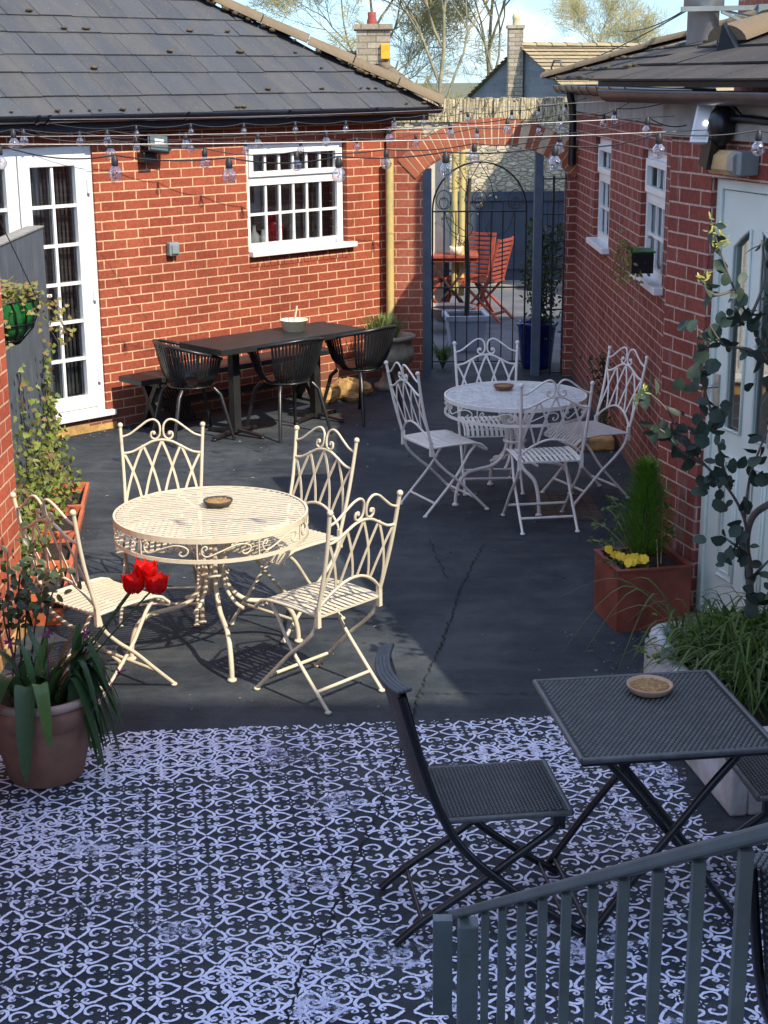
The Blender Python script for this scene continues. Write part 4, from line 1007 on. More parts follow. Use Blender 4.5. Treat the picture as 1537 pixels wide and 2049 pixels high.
def tub_chair(label,loc,rz):
    t=empty('tub_chair',label,'chair',loc,rz,'black ribbed armchairs at the long table')
    # facing +y. rim curve from front of one arm round the back to the other
    def rim(a): # a in -1..1, 0 = centre back
        th=-PI/2+a*R(128);x=.30*math.cos(th);y=.27*math.sin(th);z=.78-.13*abs(a)**1.6
        return Vector((x*1.02,y,z))
    def low(a):
        th=-PI/2+a*R(128);return Vector((.19*math.cos(th),.17*math.sin(th)+.01,.43))
    rm_=MB().tube([rim(-1+2*k/40) for k in range(41)],.013,8);rm_.build('rim',M['resin'],t)
    sh=MB()
    K=46
    for i in range(K):
        a=-1+2*(i+.5)/K
        if .42<abs(a)<.60: continue
        p=rim(a);q=low(a);mid=p.lerp(q,.5);out=Vector((mid.x,mid.y,0)).normalized()
        cen=Vector((q.x*.15,q.y*.15+.0,.415))
        P=spline([p,p.lerp(q,.35)+out*.012,p.lerp(q,.72)+out*.018,q+Vector((0,0,.02)),q.lerp(cen,.35)-Vector((0,0,.012)),cen],4)
        nr=out+Vector((0,0,.35));sh.ribbon(P,.017,.008,nr)
    sh.build('ribbed_shell',M['resin'],t)
    st=MB().ball((0,.0,.425),.2,22,8,(.95,.92,.10))
    for k in range(13):
        x=-.17+.34*k/12;h=math.sqrt(max(.001,.19**2-x*x));st.bar((x,-h*.85,.446),(x,h*.9,.446),.016,.01)
    st.build('seat',M['resin'],t)
    for sx in (-1,1):
        for sy in (-1,1):
            MB().tube([(sx*.15,sy*.13+.0,.41),(sx*.185,sy*.17,.36),(sx*.245,sy*.25,.0)],[.016,.0165,.013],8).build('leg',M['resin'],t)
    return t
b1=tub_chair('black ribbed tub armchair at the left end of the long black table',(-1.50,11.72,0),R(-62))
dup(b1,(-.76,11.86,0),R(38),'black ribbed tub armchair at the middle of the long black table')
dup(b1,(-.18,12.42,0),R(48),'black ribbed tub armchair at the right end of the long black table, half in shade')
BT=empty('cutlery_bucket','cream galvanised bucket with upright wooden handle on the long black table','bucket',(-.72,12.30,.75),R(30))
MB().lathe([(0,0),(.085,0),(.11,.085),(.118,.088),(.112,.092),(.102,.085),(.08,.01),(0,.01)],(0,0,0),24).build('tub',M['galv'],BT)
MB().bar((-.01,0,.01),(.03,0,.20),.018,.012).build('handle',M['peg'],BT)
# ------------------------------------------------------------------ wall fittings on the left building
o=MB().box((-.05,-.055,-.055),(.05,.0,.055)).build('junction_box',M['greyplastic'],bevel=.012);o.matrix_world=Matrix.Translation(lwp(.875,-.003,1.39))@Matrix.Rotation(R(44),4,'Z');tag(o,'small grey square switch box on the sunlit brick wall','switch box')
MB().box((-.033,-.068,-.038),(.033,-.055,.038)).build('cover',M['greyplastic'],o,bevel=.006)
fl=empty('floodlight','unlit black floodlight with sensor under the left eaves','floodlight',tuple(lwp(.68,0,2.2)),R(44))
q=Matrix.Translation((.03,-.10,.03))@Matrix.Rotation(R(-14),4,'X')@Matrix.Rotation(R(8),4,'Y')
MB().box((-.10,-.03,-.075),(.10,.03,.075),q).build('lamp_housing',M['black'],fl,bevel=.008)
MB().box((-.082,-.034,-.058),(.082,-.031,.058),q).build('lens',plain('floodlight_lens',(.10,.13,.13,1),.15),fl)
MB().box((-.04,-.038,-.012),(.045,-.035,.002),q).box((-.04,-.038,.012),(.045,-.035,.028),q).build('tube',M['whitegloss'],fl)
MB().box((-.09,-.09,-.115),(.03,0,-.035)).box((-.06,-.06,-.035),(.0,0,.06)).build('sensor_body',M['black'],fl,bevel=.006)
# ------------------------------------------------------------------ string lights
def strand(label,bulbs,ends,zs=1.0):
    """bulbs: (px,py,distance) of each glass bulb"""
    t=empty('string_lights',label,'string lights',(0,0,0),0,'strings of clear globe bulbs')
    B=[aty(*b) for b in bulbs]
    hk=[p+Vector((0,0,.064)) for p in B]
    e0,e1=Vector(ends[0]),Vector(ends[1]);pts=[e0]+hk+[e1];P=[]
    rr=random.Random(len(bulbs))
    for i in range(len(pts)-1):
        a,b=pts[i],pts[i+1];L=(b-a).length;sg=min(.05,.06*L)*rr.uniform(.5,1.1)
        for k in range(8): f=k/8;P.append(a.lerp(b,f)-Vector((0,0,sg*4*f*(1-f))))
    P.append(pts[-1])
    MB().tube(P,.0028,5).build('cable',M['wire'],t)
    for p,h in zip(B,hk):
        s=MB().lathe([(0,.066),(.006,.066),(.008,.058),(.0115,.052),(.0125,.040),(.0125,.030),(.010,.024),(0,.024)],tuple(p),10);s.build('bulb_holder',M['wire'],t)
        g=MB().lathe([(.0095,.028),(.013,.022),(.021,.012),(.0255,0),(.0235,-.012),(.016,-.021),(.006,-.026),(0,-.027)],tuple(p),14);g.build('bulb',M['bulb'],t)
        f=MB().tube([p+Vector((0,0,.026)),p+Vector((.004,0,.006)),p+Vector((-.004,0,-.006)),p+Vector((0,0,-.012))],.0013,4)
        f.build('filament',M['chrome'],t)
strand('nearest string of large clear bulbs, hanging lowest across the picture',[(0,325,5.7),(231,347,5.6),(459,352,5.55),(678,350,5.5),(892,341,5.5),(1110,327,5.5),(1318,303,5.5),(1517,297,5.6)],((-2.0,5.8,2.40),(1.75,5.6,2.50)))
strand('second string of bulbs, just above the nearest one',[(28,288,7.0),(222,308,7.1),(410,325,7.2),(594,331,7.3),(773,327,7.3),(949,315,7.3),(1120,296,7.3),(1295,262,7.3)],((-2.2,7.0,2.45),tuple(MW@Vector((.25,-.05,2.48)))))
strand('third string of bulbs in front of the left window head',[(48,282,8.7),(215,283,8.8),(372,289,8.9),(516,288,9.0),(653,284,9.1),(779,277,9.2),(901,268,9.3),(1015,260,9.3),(1120,251,9.3),(1230,239,9.4)],((-2.6,8.9,2.5),(1.74,9.6,2.56)))
strand('fourth string of bulbs, small, at the height of the arch crown',[(160,283,10.2),(273,295,10.4),(382,298,10.7),(491,300,10.9),(602,299,11.1),(714,294,11.2),(832,286,11.3),(955,274,11.3),(1079,263,11.3),(1208,247,11.2)],((-2.5,11.2,2.38),(1.76,11.0,2.56)))
strand('farthest string of tiny bulbs, close under the left gutter',[(273,268,11.9),(382,264,12.1),(488,263,12.3),(591,260,12.5),(692,258,12.7),(789,251,12.9),(848,246,13.0),(936,240,13.2),(1024,236,13.3),(1078,229,13.3),(1132,221,13.4)],((-2.45,11.5,2.42),(1.76,13.4,2.55)))
for k,(a,b,lab) in enumerate((((-2.2,5.9,2.49),tuple(MW@Vector((.62,-.10,2.47))),'thin straight support wire above the nearest bulbs'),((-2.3,7.1,2.47),tuple(MW@Vector((.1,-.04,2.52))),'thin straight support wire above the second string'),((-2.5,11.5,2.44),(1.76,10.4,2.57),'thin support wire from the left eaves to the right wall'))):
    a=Vector(a);b=Vector(b);P=[a.lerp(b,i/20)-Vector((0,0,.03*4*(i/20)*(1-i/20))) for i in range(21)]
    o=MB().tube(P,.0022,5).build('support_wire',M['wirepale']);tag(o,lab,'wire','support wires')
lab=['black bulb drop hanging by the fascia left of the lit floodlight','black bulb drop above the first string hook near the mint door']
# ------------------------------------------------------------------ gate, posts
GT=empty('iron_gate','black wrought iron arch-topped gate with scrolls in the archway','gate',(.9,14.28,0))
g=MB();xl,xr=-.433,.432
def T(P,r=.007,n=6): g.tube(P,r,n)
archp=[(.0+.4325*math.cos(t),0,1.545+.43*math.sin(t)) for t in [PI*k/24 for k in range(25)]]
T([(xr,0,.06)]+archp+[(xl,0,.06)],.009)
for z in (1.53,.83,.13): T([(xl,0,z),(xr,0,z)],.008)
for k in range(1,8): x=xl+(xr-xl)*k/8;T([(x,0,.13),(x,0,1.53 if k in (3,4,5) else 1.53)],.006)
for cx_ in (-.33,0,.33):
    for s in (-1,1):
        P=[(cx_+s*(.02+.085*t)*math.cos(1.5*PI*t*1.6+.4)*.8,0,1.62+(.02+.085*t)*math.sin(1.5*PI*t*1.6+.4)) for t in [k/22 for k in range(23)]];T(P,.004,5)
T([(.0,0,1.97),(.10,0,1.80),(.14,0,1.62)],.004);T([(.0,0,1.97),(-.10,0,1.80),(-.14,0,1.62)],.004)
for s in (-1,1): T(spline([(s*.32,0,1.53),(s*.26,0,1.36),(s*.12,0,1.30),(s*.06,0,1.38),(s*.12,0,1.44)],5),.004)
g.build('ironwork',M['gate_iron'],GT)
lp=MB().box((.375,14.20,0),(.455,14.30,1.92)).build('gate_post',M['post_blue']);tag(lp,'blue-grey timber post on the left side of the archway','post','gate posts')
lp=MB().box((1.40,14.20,0),(1.475,14.30,2.06)).build('gate_post',M['post_blue']);tag(lp,'blue-grey timber post between the iron gate and the side grille','post','gate posts')
SG=empty('side_grille','narrow dark trellis grille right of the iron gate','grille',(1.58,14.27,0))
g=MB()
for x in (-.10,.0,.115): g.bar((x,0,0),(x,0,1.85),.016 if x else .02,.016)
for z in (.02,.62,1.0,1.25,1.5,1.82): g.bar((-.10,0,z),(.115,0,z),.012,.012)
g.build('bars',M['gate_iron'],SG)
#PART4
# ------------------------------------------------------------------ beyond the archway
SW=empty('stone_wall','tall pale rubble stone wall behind the yard with upright coping stones','wall',(0,21.1,0))
MB().box((-3,0,0),(9,.5,2.16)).build('wall',M['rubble'],SW)
cp_=MB();q=random.Random(2);x=-3
while x<9:
    w_=q.uniform(.035,.075);h=q.uniform(.285,.31);cp_.box((x,-.03+q.uniform(-.02,.02),2.155),(x+w_-.001,.5,2.16+h));x+=w_
cp_.build('coping',M['coping'],SW)
BG=empty('blue_gates','pair of blue painted boarded gates against the stone wall','gate',(1.6,20.98,0))
m=MB();x=-1.3
while x<1.35: m.box((x,0,.03),(x+.145,.05,1.24));x+=.15
m.box((-1.3,-.03,1.12),(1.35,0,1.2));m.box((-1.3,-.03,.2),(1.35,0,.28));m.build('boards',M['gate_blue'],BG)
struct(MB().box((-3,20.4,.0),(6,20.97,.05)).build('pavement',M['slab']))
for x,w2,mat,lab,nm,y in ((.57,.15,'creamrender','cream rendered pier seen through the left of the gate','rendered_pier',18.2),(.73,.07,'post_blue','slim blue-grey upright beside the cream pier','post',18.3)):
    o=MB().box((x,y,0),(x+w2,y+.1,1.95)).build(nm,M[mat]);tag(o,lab,nm.replace('_',' '))
for x,lab in ((.845,'left one of two yellow drain pipes seen through the gate'),(.93,'right one of two yellow drain pipes seen through the gate')):
    o=MB().tube([(x,18.0,.25),(x,18.0,2.1)],.036,10).build('drain_pipe',M['yellowpole']);tag(o,lab,'pipe','yellow pipes')
# red folding furniture
def slat_chair(label,loc,rz):
    t=empty('wooden_chair',label,'chair',loc,rz,'red stained folding chairs')
    f=MB()
    for s in (-1,1):
        f.bar((s*.21,-.25,.95),(s*.21,-.12,.45),.02,.045,(1,0,0));f.bar((s*.21,-.12,.45),(s*.21,.28,.0),.02,.045,(1,0,0))
    f.build('back_frame',M['redwood'],t)
    l=MB()
    for s in (-1,1): l.bar((s*.185,.22,.44),(s*.185,-.28,.0),.02,.045,(1,0,0))
    l.bar((-.185,-.18,.09),(.185,-.18,.09),.02,.03);l.bar((-.2,.18,.11),(.2,.18,.11),.02,.03);l.build('leg_frame',M['redwood'],t)
    b=MB()
    for k in range(9):
        f_=k/8;b.bar((-.2,-.135-.115*f_,.50+.43*f_),(.2,-.135-.115*f_,.50+.43*f_),.012,.030)
    b.build('back_slats',M['redwood'],t)
    s_=MB()
    for k in range(7): y=-.13+.38*k/6;s_.box((-.2,y-.022,.445),(.2,y+.022,.462))
    s_.build('seat',M['redwood'],t);return t
rc=slat_chair('red slatted folding chair beyond the gate, turned toward the red table',(1.03,18.2,0),R(150))
dup(rc,(1.20,17.75,0),R(62),'red slatted folding chair beyond the gate, nearer of the pair, seen from its side')
dup(rc,(.42,18.0,0),R(-60),'red slatted folding chair beyond the gate, partly hidden by the left post')
RT=empty('wooden_table','red slatted wooden table beyond the gate with papers on it','table',(.80,18.15,0),R(0))
m=MB()
for k in range(9): m.box((-.33,-.33+k*.074,.705),(.33,-.33+k*.074+.062,.73))
m.box((-.33,-.30,.66),(.33,-.27,.704)).box((-.33,.27,.66),(.33,.30,.704));m.build('table_top',M['redwood'],RT)
l=MB()
for y in (-.25,.25): l.bar((-.25,y,.69),(.25,y,0),.025,.05,(0,1,0)).bar((.25,y+.02,.69),(-.25,y+.02,0),.025,.05,(0,1,0))
l.build('legs',plain('dark_wood',(.05,.022,.02,1),.6),RT)
o=MB().box((-.10,-.05,0),(.10,.05,.05)).build('paper_box',M['whitegloss']);o.location=(.50,17.95,.731);tag(o,'white box on the left end of the red table','box')
o=MB().lathe([(0,0),(.06,0),(.075,.10),(.065,.10),(.055,.01),(0,.01)]).build('bucket',M['galv']);o.location=(.86,17.95,.731);tag(o,'small cream bucket on the red table beyond the gate','bucket')
MB().bar((0,0,.01),(.03,0,.24),.015,.01).build('handle',M['peg'],o)
# bowl and tree planter
o=MB().lathe([(0,0),(.16,0),(.26,.14),(.29,.16),(.27,.165),(.24,.13),(0,.12)],(0,0,0),28).build('shallow_bowl',M['pot_rim']);o.location=(.76,16.9,.12);tag(o,'wide shallow brown bowl behind the pale square planter','bowl')
MB().lathe([(0,.13),(.25,.135)],(0,0,0),20).build('soil',M['soil'],o)
TP=empty('tree_planter','pale grey square planter behind the gate','planter',(.86,15.75,0),R(4))
m=MB();a,b=.15,.20;m.add([(-a,-a,0),(a,-a,0),(a,a,0),(-a,a,0),(-b,-b,.33),(b,-b,.33),(b,b,.33),(-b,b,.33)],[(3,2,1,0),(0,1,5,4),(1,2,6,5),(2,3,7,6),(3,0,4,7)])
framebox2=[m.box((-.225,-.225,.32),(.225,-.185,.37)),m.box((-.225,.185,.32),(.225,.225,.37)),m.box((-.225,-.185,.32),(-.185,.185,.37)),m.box((.185,-.185,.32),(.225,.185,.37))];m.build('box',M['greypot'],TP)
MB().box((-.185,-.185,.30),(.185,.185,.345)).build('soil',M['soil'],TP)
def branchy(m,p,d,L,r,dep,rnd,fork=3,spread=.5,up=.15,tips=None,k=5,shr=.72):
    P=[p];q=Vector(p);dd=Vector(d)
    for i in range(4):
        dd=(dd+Vector((rnd.gauss(0,.12),rnd.gauss(0,.12),rnd.gauss(0,.08)+up*.1))).normalized();q=q+dd*L/4;P.append(Vector(q))
    m.tube(P,[r*(1-.35*i/4) for i in range(5)],k if dep>2 else 3,cap=False)
    if dep==0:
        if tips is not None: tips.append((Vector(q),dd.copy()))
        return
    for i in range(fork):
        j=rnd.randint(2,4);nd=(dd+Vector((rnd.gauss(0,spread),rnd.gauss(0,spread),rnd.gauss(up,spread*.6)))).normalized()
        branchy(m,P[j],nd,L*shr*rnd.uniform(.8,1.15),r*.6,dep-1,rnd,fork,spread,up,tips,k,shr)
    if dep and tips is not None and rnd.random()<.5: tips.append((P[2],dd.copy()))
YT=empty('young_tree','slim young tree with bare twigs in the pale planter behind the gate','tree',(.87,15.75,.34))
m=MB();rn=random.Random(21);tips=[]
m.tube(spline([(0,0,0),(.01,0,.4),(-.005,0,.8),(.015,0,1.25),(.02,0,1.4)],4),[.026]*8+[.020]*9,8)
for z in (.7,.85,1.0,1.15,1.25,1.35):
    branchy(m,Vector((.005,0,z)),Vector((rn.uniform(-1,1),rn.uniform(-.3,.3),.5)).normalized(),.2,.006,2,rn,2,.5,.2,tips,4)
m.build('trunk',M['bark'],YT)
m=MB()
for p,d in tips:
    for _ in range(2): m.leaf(p+Vector((rn.gauss(0,.02),rn.gauss(0,.02),rn.gauss(0,.02))),(rn.gauss(0,1),rn.gauss(0,1),rn.gauss(0,1)),(0,-1,.3),.035,.014)
m.build('leaves',M['dryivy'],YT)
# blue pot with climber
BP=empty('blue_pot','tall glossy cobalt blue pot behind the grille','pot',(1.49,14.66,0))
MB().lathe([(0,0),(.13,0),(.15,.05),(.185,.40),(.20,.42),(.20,.445),(.185,.45),(.17,.42),(.14,.30)],(0,0,0),28).build('body',M['blueglaze'],BP)
MB().lathe([(.0,.36),(.16,.37)],(0,0,0),20).build('soil',M['soil'],BP)
CL=empty('climber','dark leafy climber growing from the blue pot up the grille','plant',(1.56,14.6,.37))
m=MB();l=MB();rn=random.Random(5)
for k in range(9):
    P=[Vector((rn.uniform(-.06,.06),rn.uniform(-.04,.04),0))]
    for i in range(7): P.append(P[-1]+Vector((rn.gauss(0,.04),rn.gauss(-.005,.02),rn.uniform(.09,.18))))
    P=spline(P,3);m.tube(P,.004,4)
    for p in P:
        for _ in range(5): l.leaf(p+Vector((rn.gauss(0,.04),rn.gauss(0,.04),rn.gauss(0,.03))),(rn.gauss(0,1),rn.gauss(0,1),rn.gauss(0,.8)),(rn.gauss(0,1),-1,1),.05,.024)
m.build('stems',M['bark'],CL);l.build('leaves',M['darkleaf'],CL)
o=MB();rn=random.Random(6)
for _ in range(70):
    a=rn.uniform(0,2*PI);r=rn.uniform(.1,.22);o.blade(spline([(0,0,.0),(r*.4*math.cos(a),r*.4*math.sin(a),.16*rn.uniform(.7,1.3)),(r*math.cos(a),r*math.sin(a),.20*rn.uniform(.3,1.5))],3),.012)
o=o.build('grass_tuft',M['grassl']);o.location=(.58,14.6,0);tag(o,'small green grassy tuft behind the left foot of the iron gate','plant')
# ------------------------------------------------------------------ far buildings and trees
GH=empty('stone_house','far grey stone gable house with tan tiled roof','house',(0,0,0))
ap=Vector((3.2,36,3.42));rdv=Vector((math.sin(R(62)),math.cos(R(62)),0));gv=Vector((-math.cos(R(62)),math.sin(R(62)),0))*1.0
gl=-gv
def pt(a,b,z): return ap+rdv*a+gl*b+Vector((0,0,z-ap.z))
hw=3.1;ez=1.85
MB().poly([pt(0,-hw,0),pt(0,hw,0),pt(0,hw,ez),ap,pt(0,-hw,ez)]).poly([pt(0,hw,0),pt(9,hw,0),pt(9,hw,ez),pt(0,hw,ez)]).build('wall',M['greystone'],GH)
m=MB()
for sd in (1,-1):
    for j in range(20):
        b0,b1=hw*1.03*(1-j/20),hw*1.03*(1-(j+1)/20)
        z=lambda b:ap.z-(ap.z-ez)*b/hw
        k=-.12
        while k<9:
            w_=.34;m.poly([pt(k,sd*b0,z(b0)+.05),pt(k+w_-.01,sd*b0,z(b0)+.05),pt(k+w_-.01,sd*b1,z(b1)+.02),pt(k,sd*b1,z(b1)+.02)]);k+=w_
for sd in (1,-1): m.poly([pt(-.1,0,ap.z+.01),pt(9,0,ap.z+.01),pt(9,sd*hw*1.02,ez+.0),pt(-.1,sd*hw*1.02,ez)])
r2=m.build('roof',M['tile_tan'],GH);ridge(MB(),pt(-.1,0,ap.z+.02),pt(9,0,ap.z+.02),.12,.4,3).build('ridge_tiles',M['tile_tan'],r2)
m=MB();c=pt(-.12,-.12,0);m.box((c.x-.16,c.y-.2,0),(c.x+.17,c.y+.2,3.86));m.box((c.x-.19,c.y-.23,3.80),(c.x+.2,c.y+.23,3.87));ch=m.build('chimney',M['chimstone'],GH)
MB().lathe([(.085,3.87),(.085,4.0),(.095,4.02),(.08,4.12),(0,4.12)],(c.x+.02,c.y,0),14).build('chimney_pot',M['creamclay'],ch)
BH=empty('tiled_house','brown mossy tiled roof house beyond the slate roof with stone chimney','house',(0,0,0))
m=MB();N=14
for j in range(N):
    f0,f1=j/N,(j+1)/N
    y0,y1=22+2.2*f0,22+2.2*f1;z0,z1=2.34+.78*f0,2.34+.78*f1;xr0,xr1=.72-.92*f0,.72-.92*f1
    x=-5.0
    while x<xr0:
        w_=.2;m.poly([(x,y0,z0+.035),(min(x+w_-.01,xr0),y0,z0+.035),(min(x+w_-.01,max(xr1,x)),y1,z1+.012),(x,y1,z1+.012)]);x+=w_
m.poly([(-5,22,2.33),(.72,22,2.33),(-.2,24.2,3.11),(-5,24.2,3.11)]);m.poly([(.72,22,2.33),(.72,26.4,2.33),(-.2,24.2,3.11)])
rf=m.build('roof',M['tile_brown'],BH);MB().box((-5,22.2,0),(.5,26,2.33)).build('wall',M['chimstone'],BH)
ridge(MB(),(.74,21.97,2.36),(-.2,24.2,3.14),.07,.3,4).build('ridge_tiles',M['ridge'],rf)
m=MB();m.box((-.36,23.6,2.6),(.14,24.3,3.47));m.box((-.40,23.56,3.42),(.18,24.34,3.50));ch=m.build('chimney',M['chimstone'],BH)
MB().lathe([(.075,3.5),(.075,3.56),(.06,3.60),(.065,3.68),(0,3.68)],(-.13,23.95,0),14).build('chimney_pot',M['redclay'],ch)
MB().box((.0,23.54,3.0),(.13,23.6,3.22)).build('alarm_box',M['yellowbox'],ch,bevel=.01)
def tree(label,loc,h,seed,dep=6,twig=1.0,fork=3):
    t=empty('bare_tree',label,'tree',loc,0,'bare trees behind the roofs');rn=random.Random(seed);m=MB();tips=[]
    P=[Vector((0,0,0))];q=Vector((0,0,0))
    for i in range(5): q=q+Vector((rn.gauss(0,.05),rn.gauss(0,.05),h*.09));P.append(Vector(q))
    m.tube(P,[.058*h/9*(1-.06*i) for i in range(6)],7)
    for i in range(4):
        a=rn.uniform(0,2*PI);branchy(m,P[2+i%4],Vector((math.cos(a)*.55,math.sin(a)*.55,1)).normalized(),h*.24,.038*h/9,dep-1,rn,fork,.42,.12,tips,5,.74)
    branchy(m,P[5],Vector((0,0,1)),h*.22,.040*h/9,dep-1,rn,fork,.42,.12,tips,5,.74)
    m.build('trunk',M['bark_pale'],t)
    l=MB()
    for p,d in tips:
        for _ in range(13):
            v=(d+Vector((rn.gauss(0,.8),rn.gauss(0,.8),rn.gauss(0,.8)))).normalized();l.leaf(p+Vector((rn.gauss(0,.1),rn.gauss(0,.1),rn.gauss(0,.1))),v,(0,-1,.2),rn.uniform(.18,.5)*twig,.012)
    l.build('crown',M['catkin'],t)
tree('tall bare lichen-covered tree just left of the far gable house',(1.55,40,0),9.5,3)
tree('bare tree with spreading twigs directly behind the brown roof chimney',(-.1,41,0),8.5,11)
tree('tall bare tree rising behind the narrow far chimney',(2.9,42,0),9.5,17)
tree('low bare bushy tree above the tan roof ridge on the right',(7.9,58,0),6.0,41,5)
HG=MB();rn=random.Random(9)
for _ in range(2600):
    x=rn.uniform(-2,8);z=rn.uniform(0,2.35+.25*math.sin(x*2.1)+.1*math.sin(x*7));HG.leaf((x,38+rn.uniform(-.5,.5),z),(rn.gauss(0,.5),0,1),(0,-1,0),.22,.05)
HG.box((-2,38.1,0),(8,38.4,1.9));hg=HG.build('scrub_hedge',M['bush_far']);tag(hg,'tangled brown-green scrub hedge below the bare trees','hedge')
struct(MB().add([(-60,90,-1),(60,90,-1),(60,140,2.6),(-60,140,2.2)],[(0,1,2,3)]).build('hill',M['bush_far']))
for k,(a,b,lab) in enumerate(((aty(1250,63,16),aty(1385,10,12.5),'upper of two overhead cables running to the steel flue'),(aty(1120,140,22),aty(1387,14,12.5),'lower of two overhead cables running to the steel flue'))):
    a_=a+(a-b)*.0;P=[a.lerp(b,i/10)-Vector((0,0,.05*4*(i/10)*(1-i/10))) for i in range(11)];o=MB().tube(P,.006,5).build('overhead_cable',M['wire']);tag(o,lab,'cable','overhead cables')
# ------------------------------------------------------------------ urn by the archway
UR=empty('stone_urn','weathered stone urn on a pedestal, left of the archway','urn',(.06,13.62,0))
def wobu(a,z): return (.035*math.sin(14*a) if .34<z<.47 else 0)+(.03*abs(math.sin(3*a)) if .24<z<.34 else 0)
MB().lathe([(0,0),(.135,0),(.14,.05),(.10,.07),(.07,.11),(.065,.16),(.10,.185),(.13,.205),(.20,.26),(.225,.32),(.215,.38),(.19,.43),(.205,.455),(.235,.47),(.235,.495),(.20,.50),(.18,.46),(0,.45)],(0,0,0),56,wobu).build('body',M['stone_urn'],UR)
RS=MB();rn=random.Random(4)
for _ in range(420):
    a=rn.uniform(0,2*PI);r=rn.uniform(0,.13);b=Vector((r*math.cos(a)-.03,r*math.sin(a),0));tp_=b+Vector((rn.gauss(0,.045)+b.x*.4,rn.gauss(0,.045)+b.y*.4,rn.uniform(.10,.24)))
    RS.blade([b,b.lerp(tp_,.4)+Vector((0,0,.01)),b.lerp(tp_,.75),tp_],.009)
rs=RS.build('lavender_bush',M['rosemary']);rs.location=(.04,13.6,.47);tag(rs,'grey-green needle-leaved bush growing in the stone urn','plant')
RSp=MB()
for _ in range(12):
    x=rn.uniform(-.05,.05);RSp.blade([(x,0,0),(x*1.5,0,.08),(x*2.2,0,.16)],.016)
o=RSp.build('red_shoots',M['purple']);o.location=(-.17,13.55,.47);tag(o,'dark red pointed shoots at the left rim of the urn','plant')
rr_=random.Random(15)
for k,(x,y,s,lab) in enumerate(((-.36,13.22,.13,'largest ochre rock under the right end of the long table'),(-.20,13.36,.09,'rounded ochre rock at the right end of the rock pile'),(-.50,13.06,.10,'flat ochre rock at the left end of the rock pile'),(-.30,13.42,.11,'ochre rock behind the others against the brick wall'),(-.27,13.08,.06,'small ochre rock in front of the pile'))):
    m=MB().ball((0,0,s*.55),s,10,7,(1.15,.9,.75));m.v=[tuple(Vector(v)*(1+rr_.uniform(-.13,.13))) for v in m.v];m.sm=[False]*len(m.sm)
    o=m.build('rock',M['rock']);o.location=(x,y,0);tag(o,lab,'rock','ochre rocks by the wall')
# ------------------------------------------------------------------ troughs and ivy on the left
tr=None
def trough(label,x,y,L,rz,soil=True):
    t=empty('trough_planter',label,'planter',(x,y,0),rz,'terracotta troughs along the fence')
    m=MB();w0,w1,h=.07,.095,.17;l0,l1=L/2-.03,L/2
    m.add([(-w0,-l0,0),(w0,-l0,0),(w0,l0,0),(-w0,l0,0),(-w1,-l1,h),(w1,-l1,h),(w1,l1,h),(-w1,l1,h)],[(3,2,1,0),(0,1,5,4),(1,2,6,5),(2,3,7,6),(3,0,4,7)])
    e=.014
    m.box((-w1-e,-l1-e,h-.022),(-w1+.006,l1+e,h+.012));m.box((w1-.006,-l1-e,h-.022),(w1+e,l1+e,h+.012));m.box((-w1+.006,-l1-e,h-.022),(w1-.006,-l1+.006,h+.012));m.box((-w1+.006,l1-.006,h-.022),(w1-.006,l1+e,h+.012));m.build('trough',M['terracotta'],t)
    MB().box((-w1+.006,-l1+.006,h-.07),(w1-.006,l1-.006,h-.045)).build('soil',M['soil'],t);return t
ang=R(7)
def tx(Y): return -1.63-.133*(Y-7.4)-.11
t0=trough('nearest terracotta trough, behind the left cream chair, beside the brick wall',tx(7.66),7.66,.54,ang)
dup(t0,(tx(8.22),8.22,0),ang,'second nearest terracotta trough in the row along the fence')
dup(t0,(tx(8.79),8.79,0),ang,'third terracotta trough from the camera along the fence, under the ivy')
dup(t0,(tx(9.36),9.36,0),ang,'farthest terracotta trough at the end of the fence')
IV=empty('ivy','green and yellow ivy climbing the grey fence above the troughs','climber',(-2.13,8.6,0))
l=MB();st=MB();rn=random.Random(33)
def ivyleaf(p,s=.05): l.leaf(p,(rn.gauss(0,1),rn.gauss(0,1),rn.gauss(-.3,.8)),(1,rn.gauss(-.3,.5),rn.gauss(.5,.5)),s*rn.uniform(.6,1.25),s*rn.uniform(.7,1.1),'ivy')
for _ in range(1250):
    y=rn.uniform(-.9,1.15);u=(y+.9)/2.05;zmx=.35+.35*u;z=.16+abs(rn.gauss(0,.5))*zmx
    if z>1.1: continue
    x=.03+rn.random()*max(.03,.26-.32*z)
    ivyleaf((x-.06*u,y,z),.042)
for (y,z1) in ((1.32,1.02),(1.25,.8),(.55,1.0),(-.15,1.05),(-.35,.85),(.15,.72),(-.8,1.0)):
    P=[Vector((-.05,y+rn.gauss(0,.03),.15))]
    while P[-1].z<z1: P.append(P[-1]+Vector((0,rn.gauss(0,.035),rn.uniform(.04,.09))))
    for p in P: p.x=-.072
    st.tube(P,.003,4)
    for p in P:
        for _ in range(4 if y>1 else 2): ivyleaf(p+Vector((rn.uniform(0,.03),rn.gauss(0,.04),rn.gauss(0,.03))),.042 if y>1 else .055)
l.build('leaves',M['ivy'],IV);st.build('stems',M['bark'],IV)
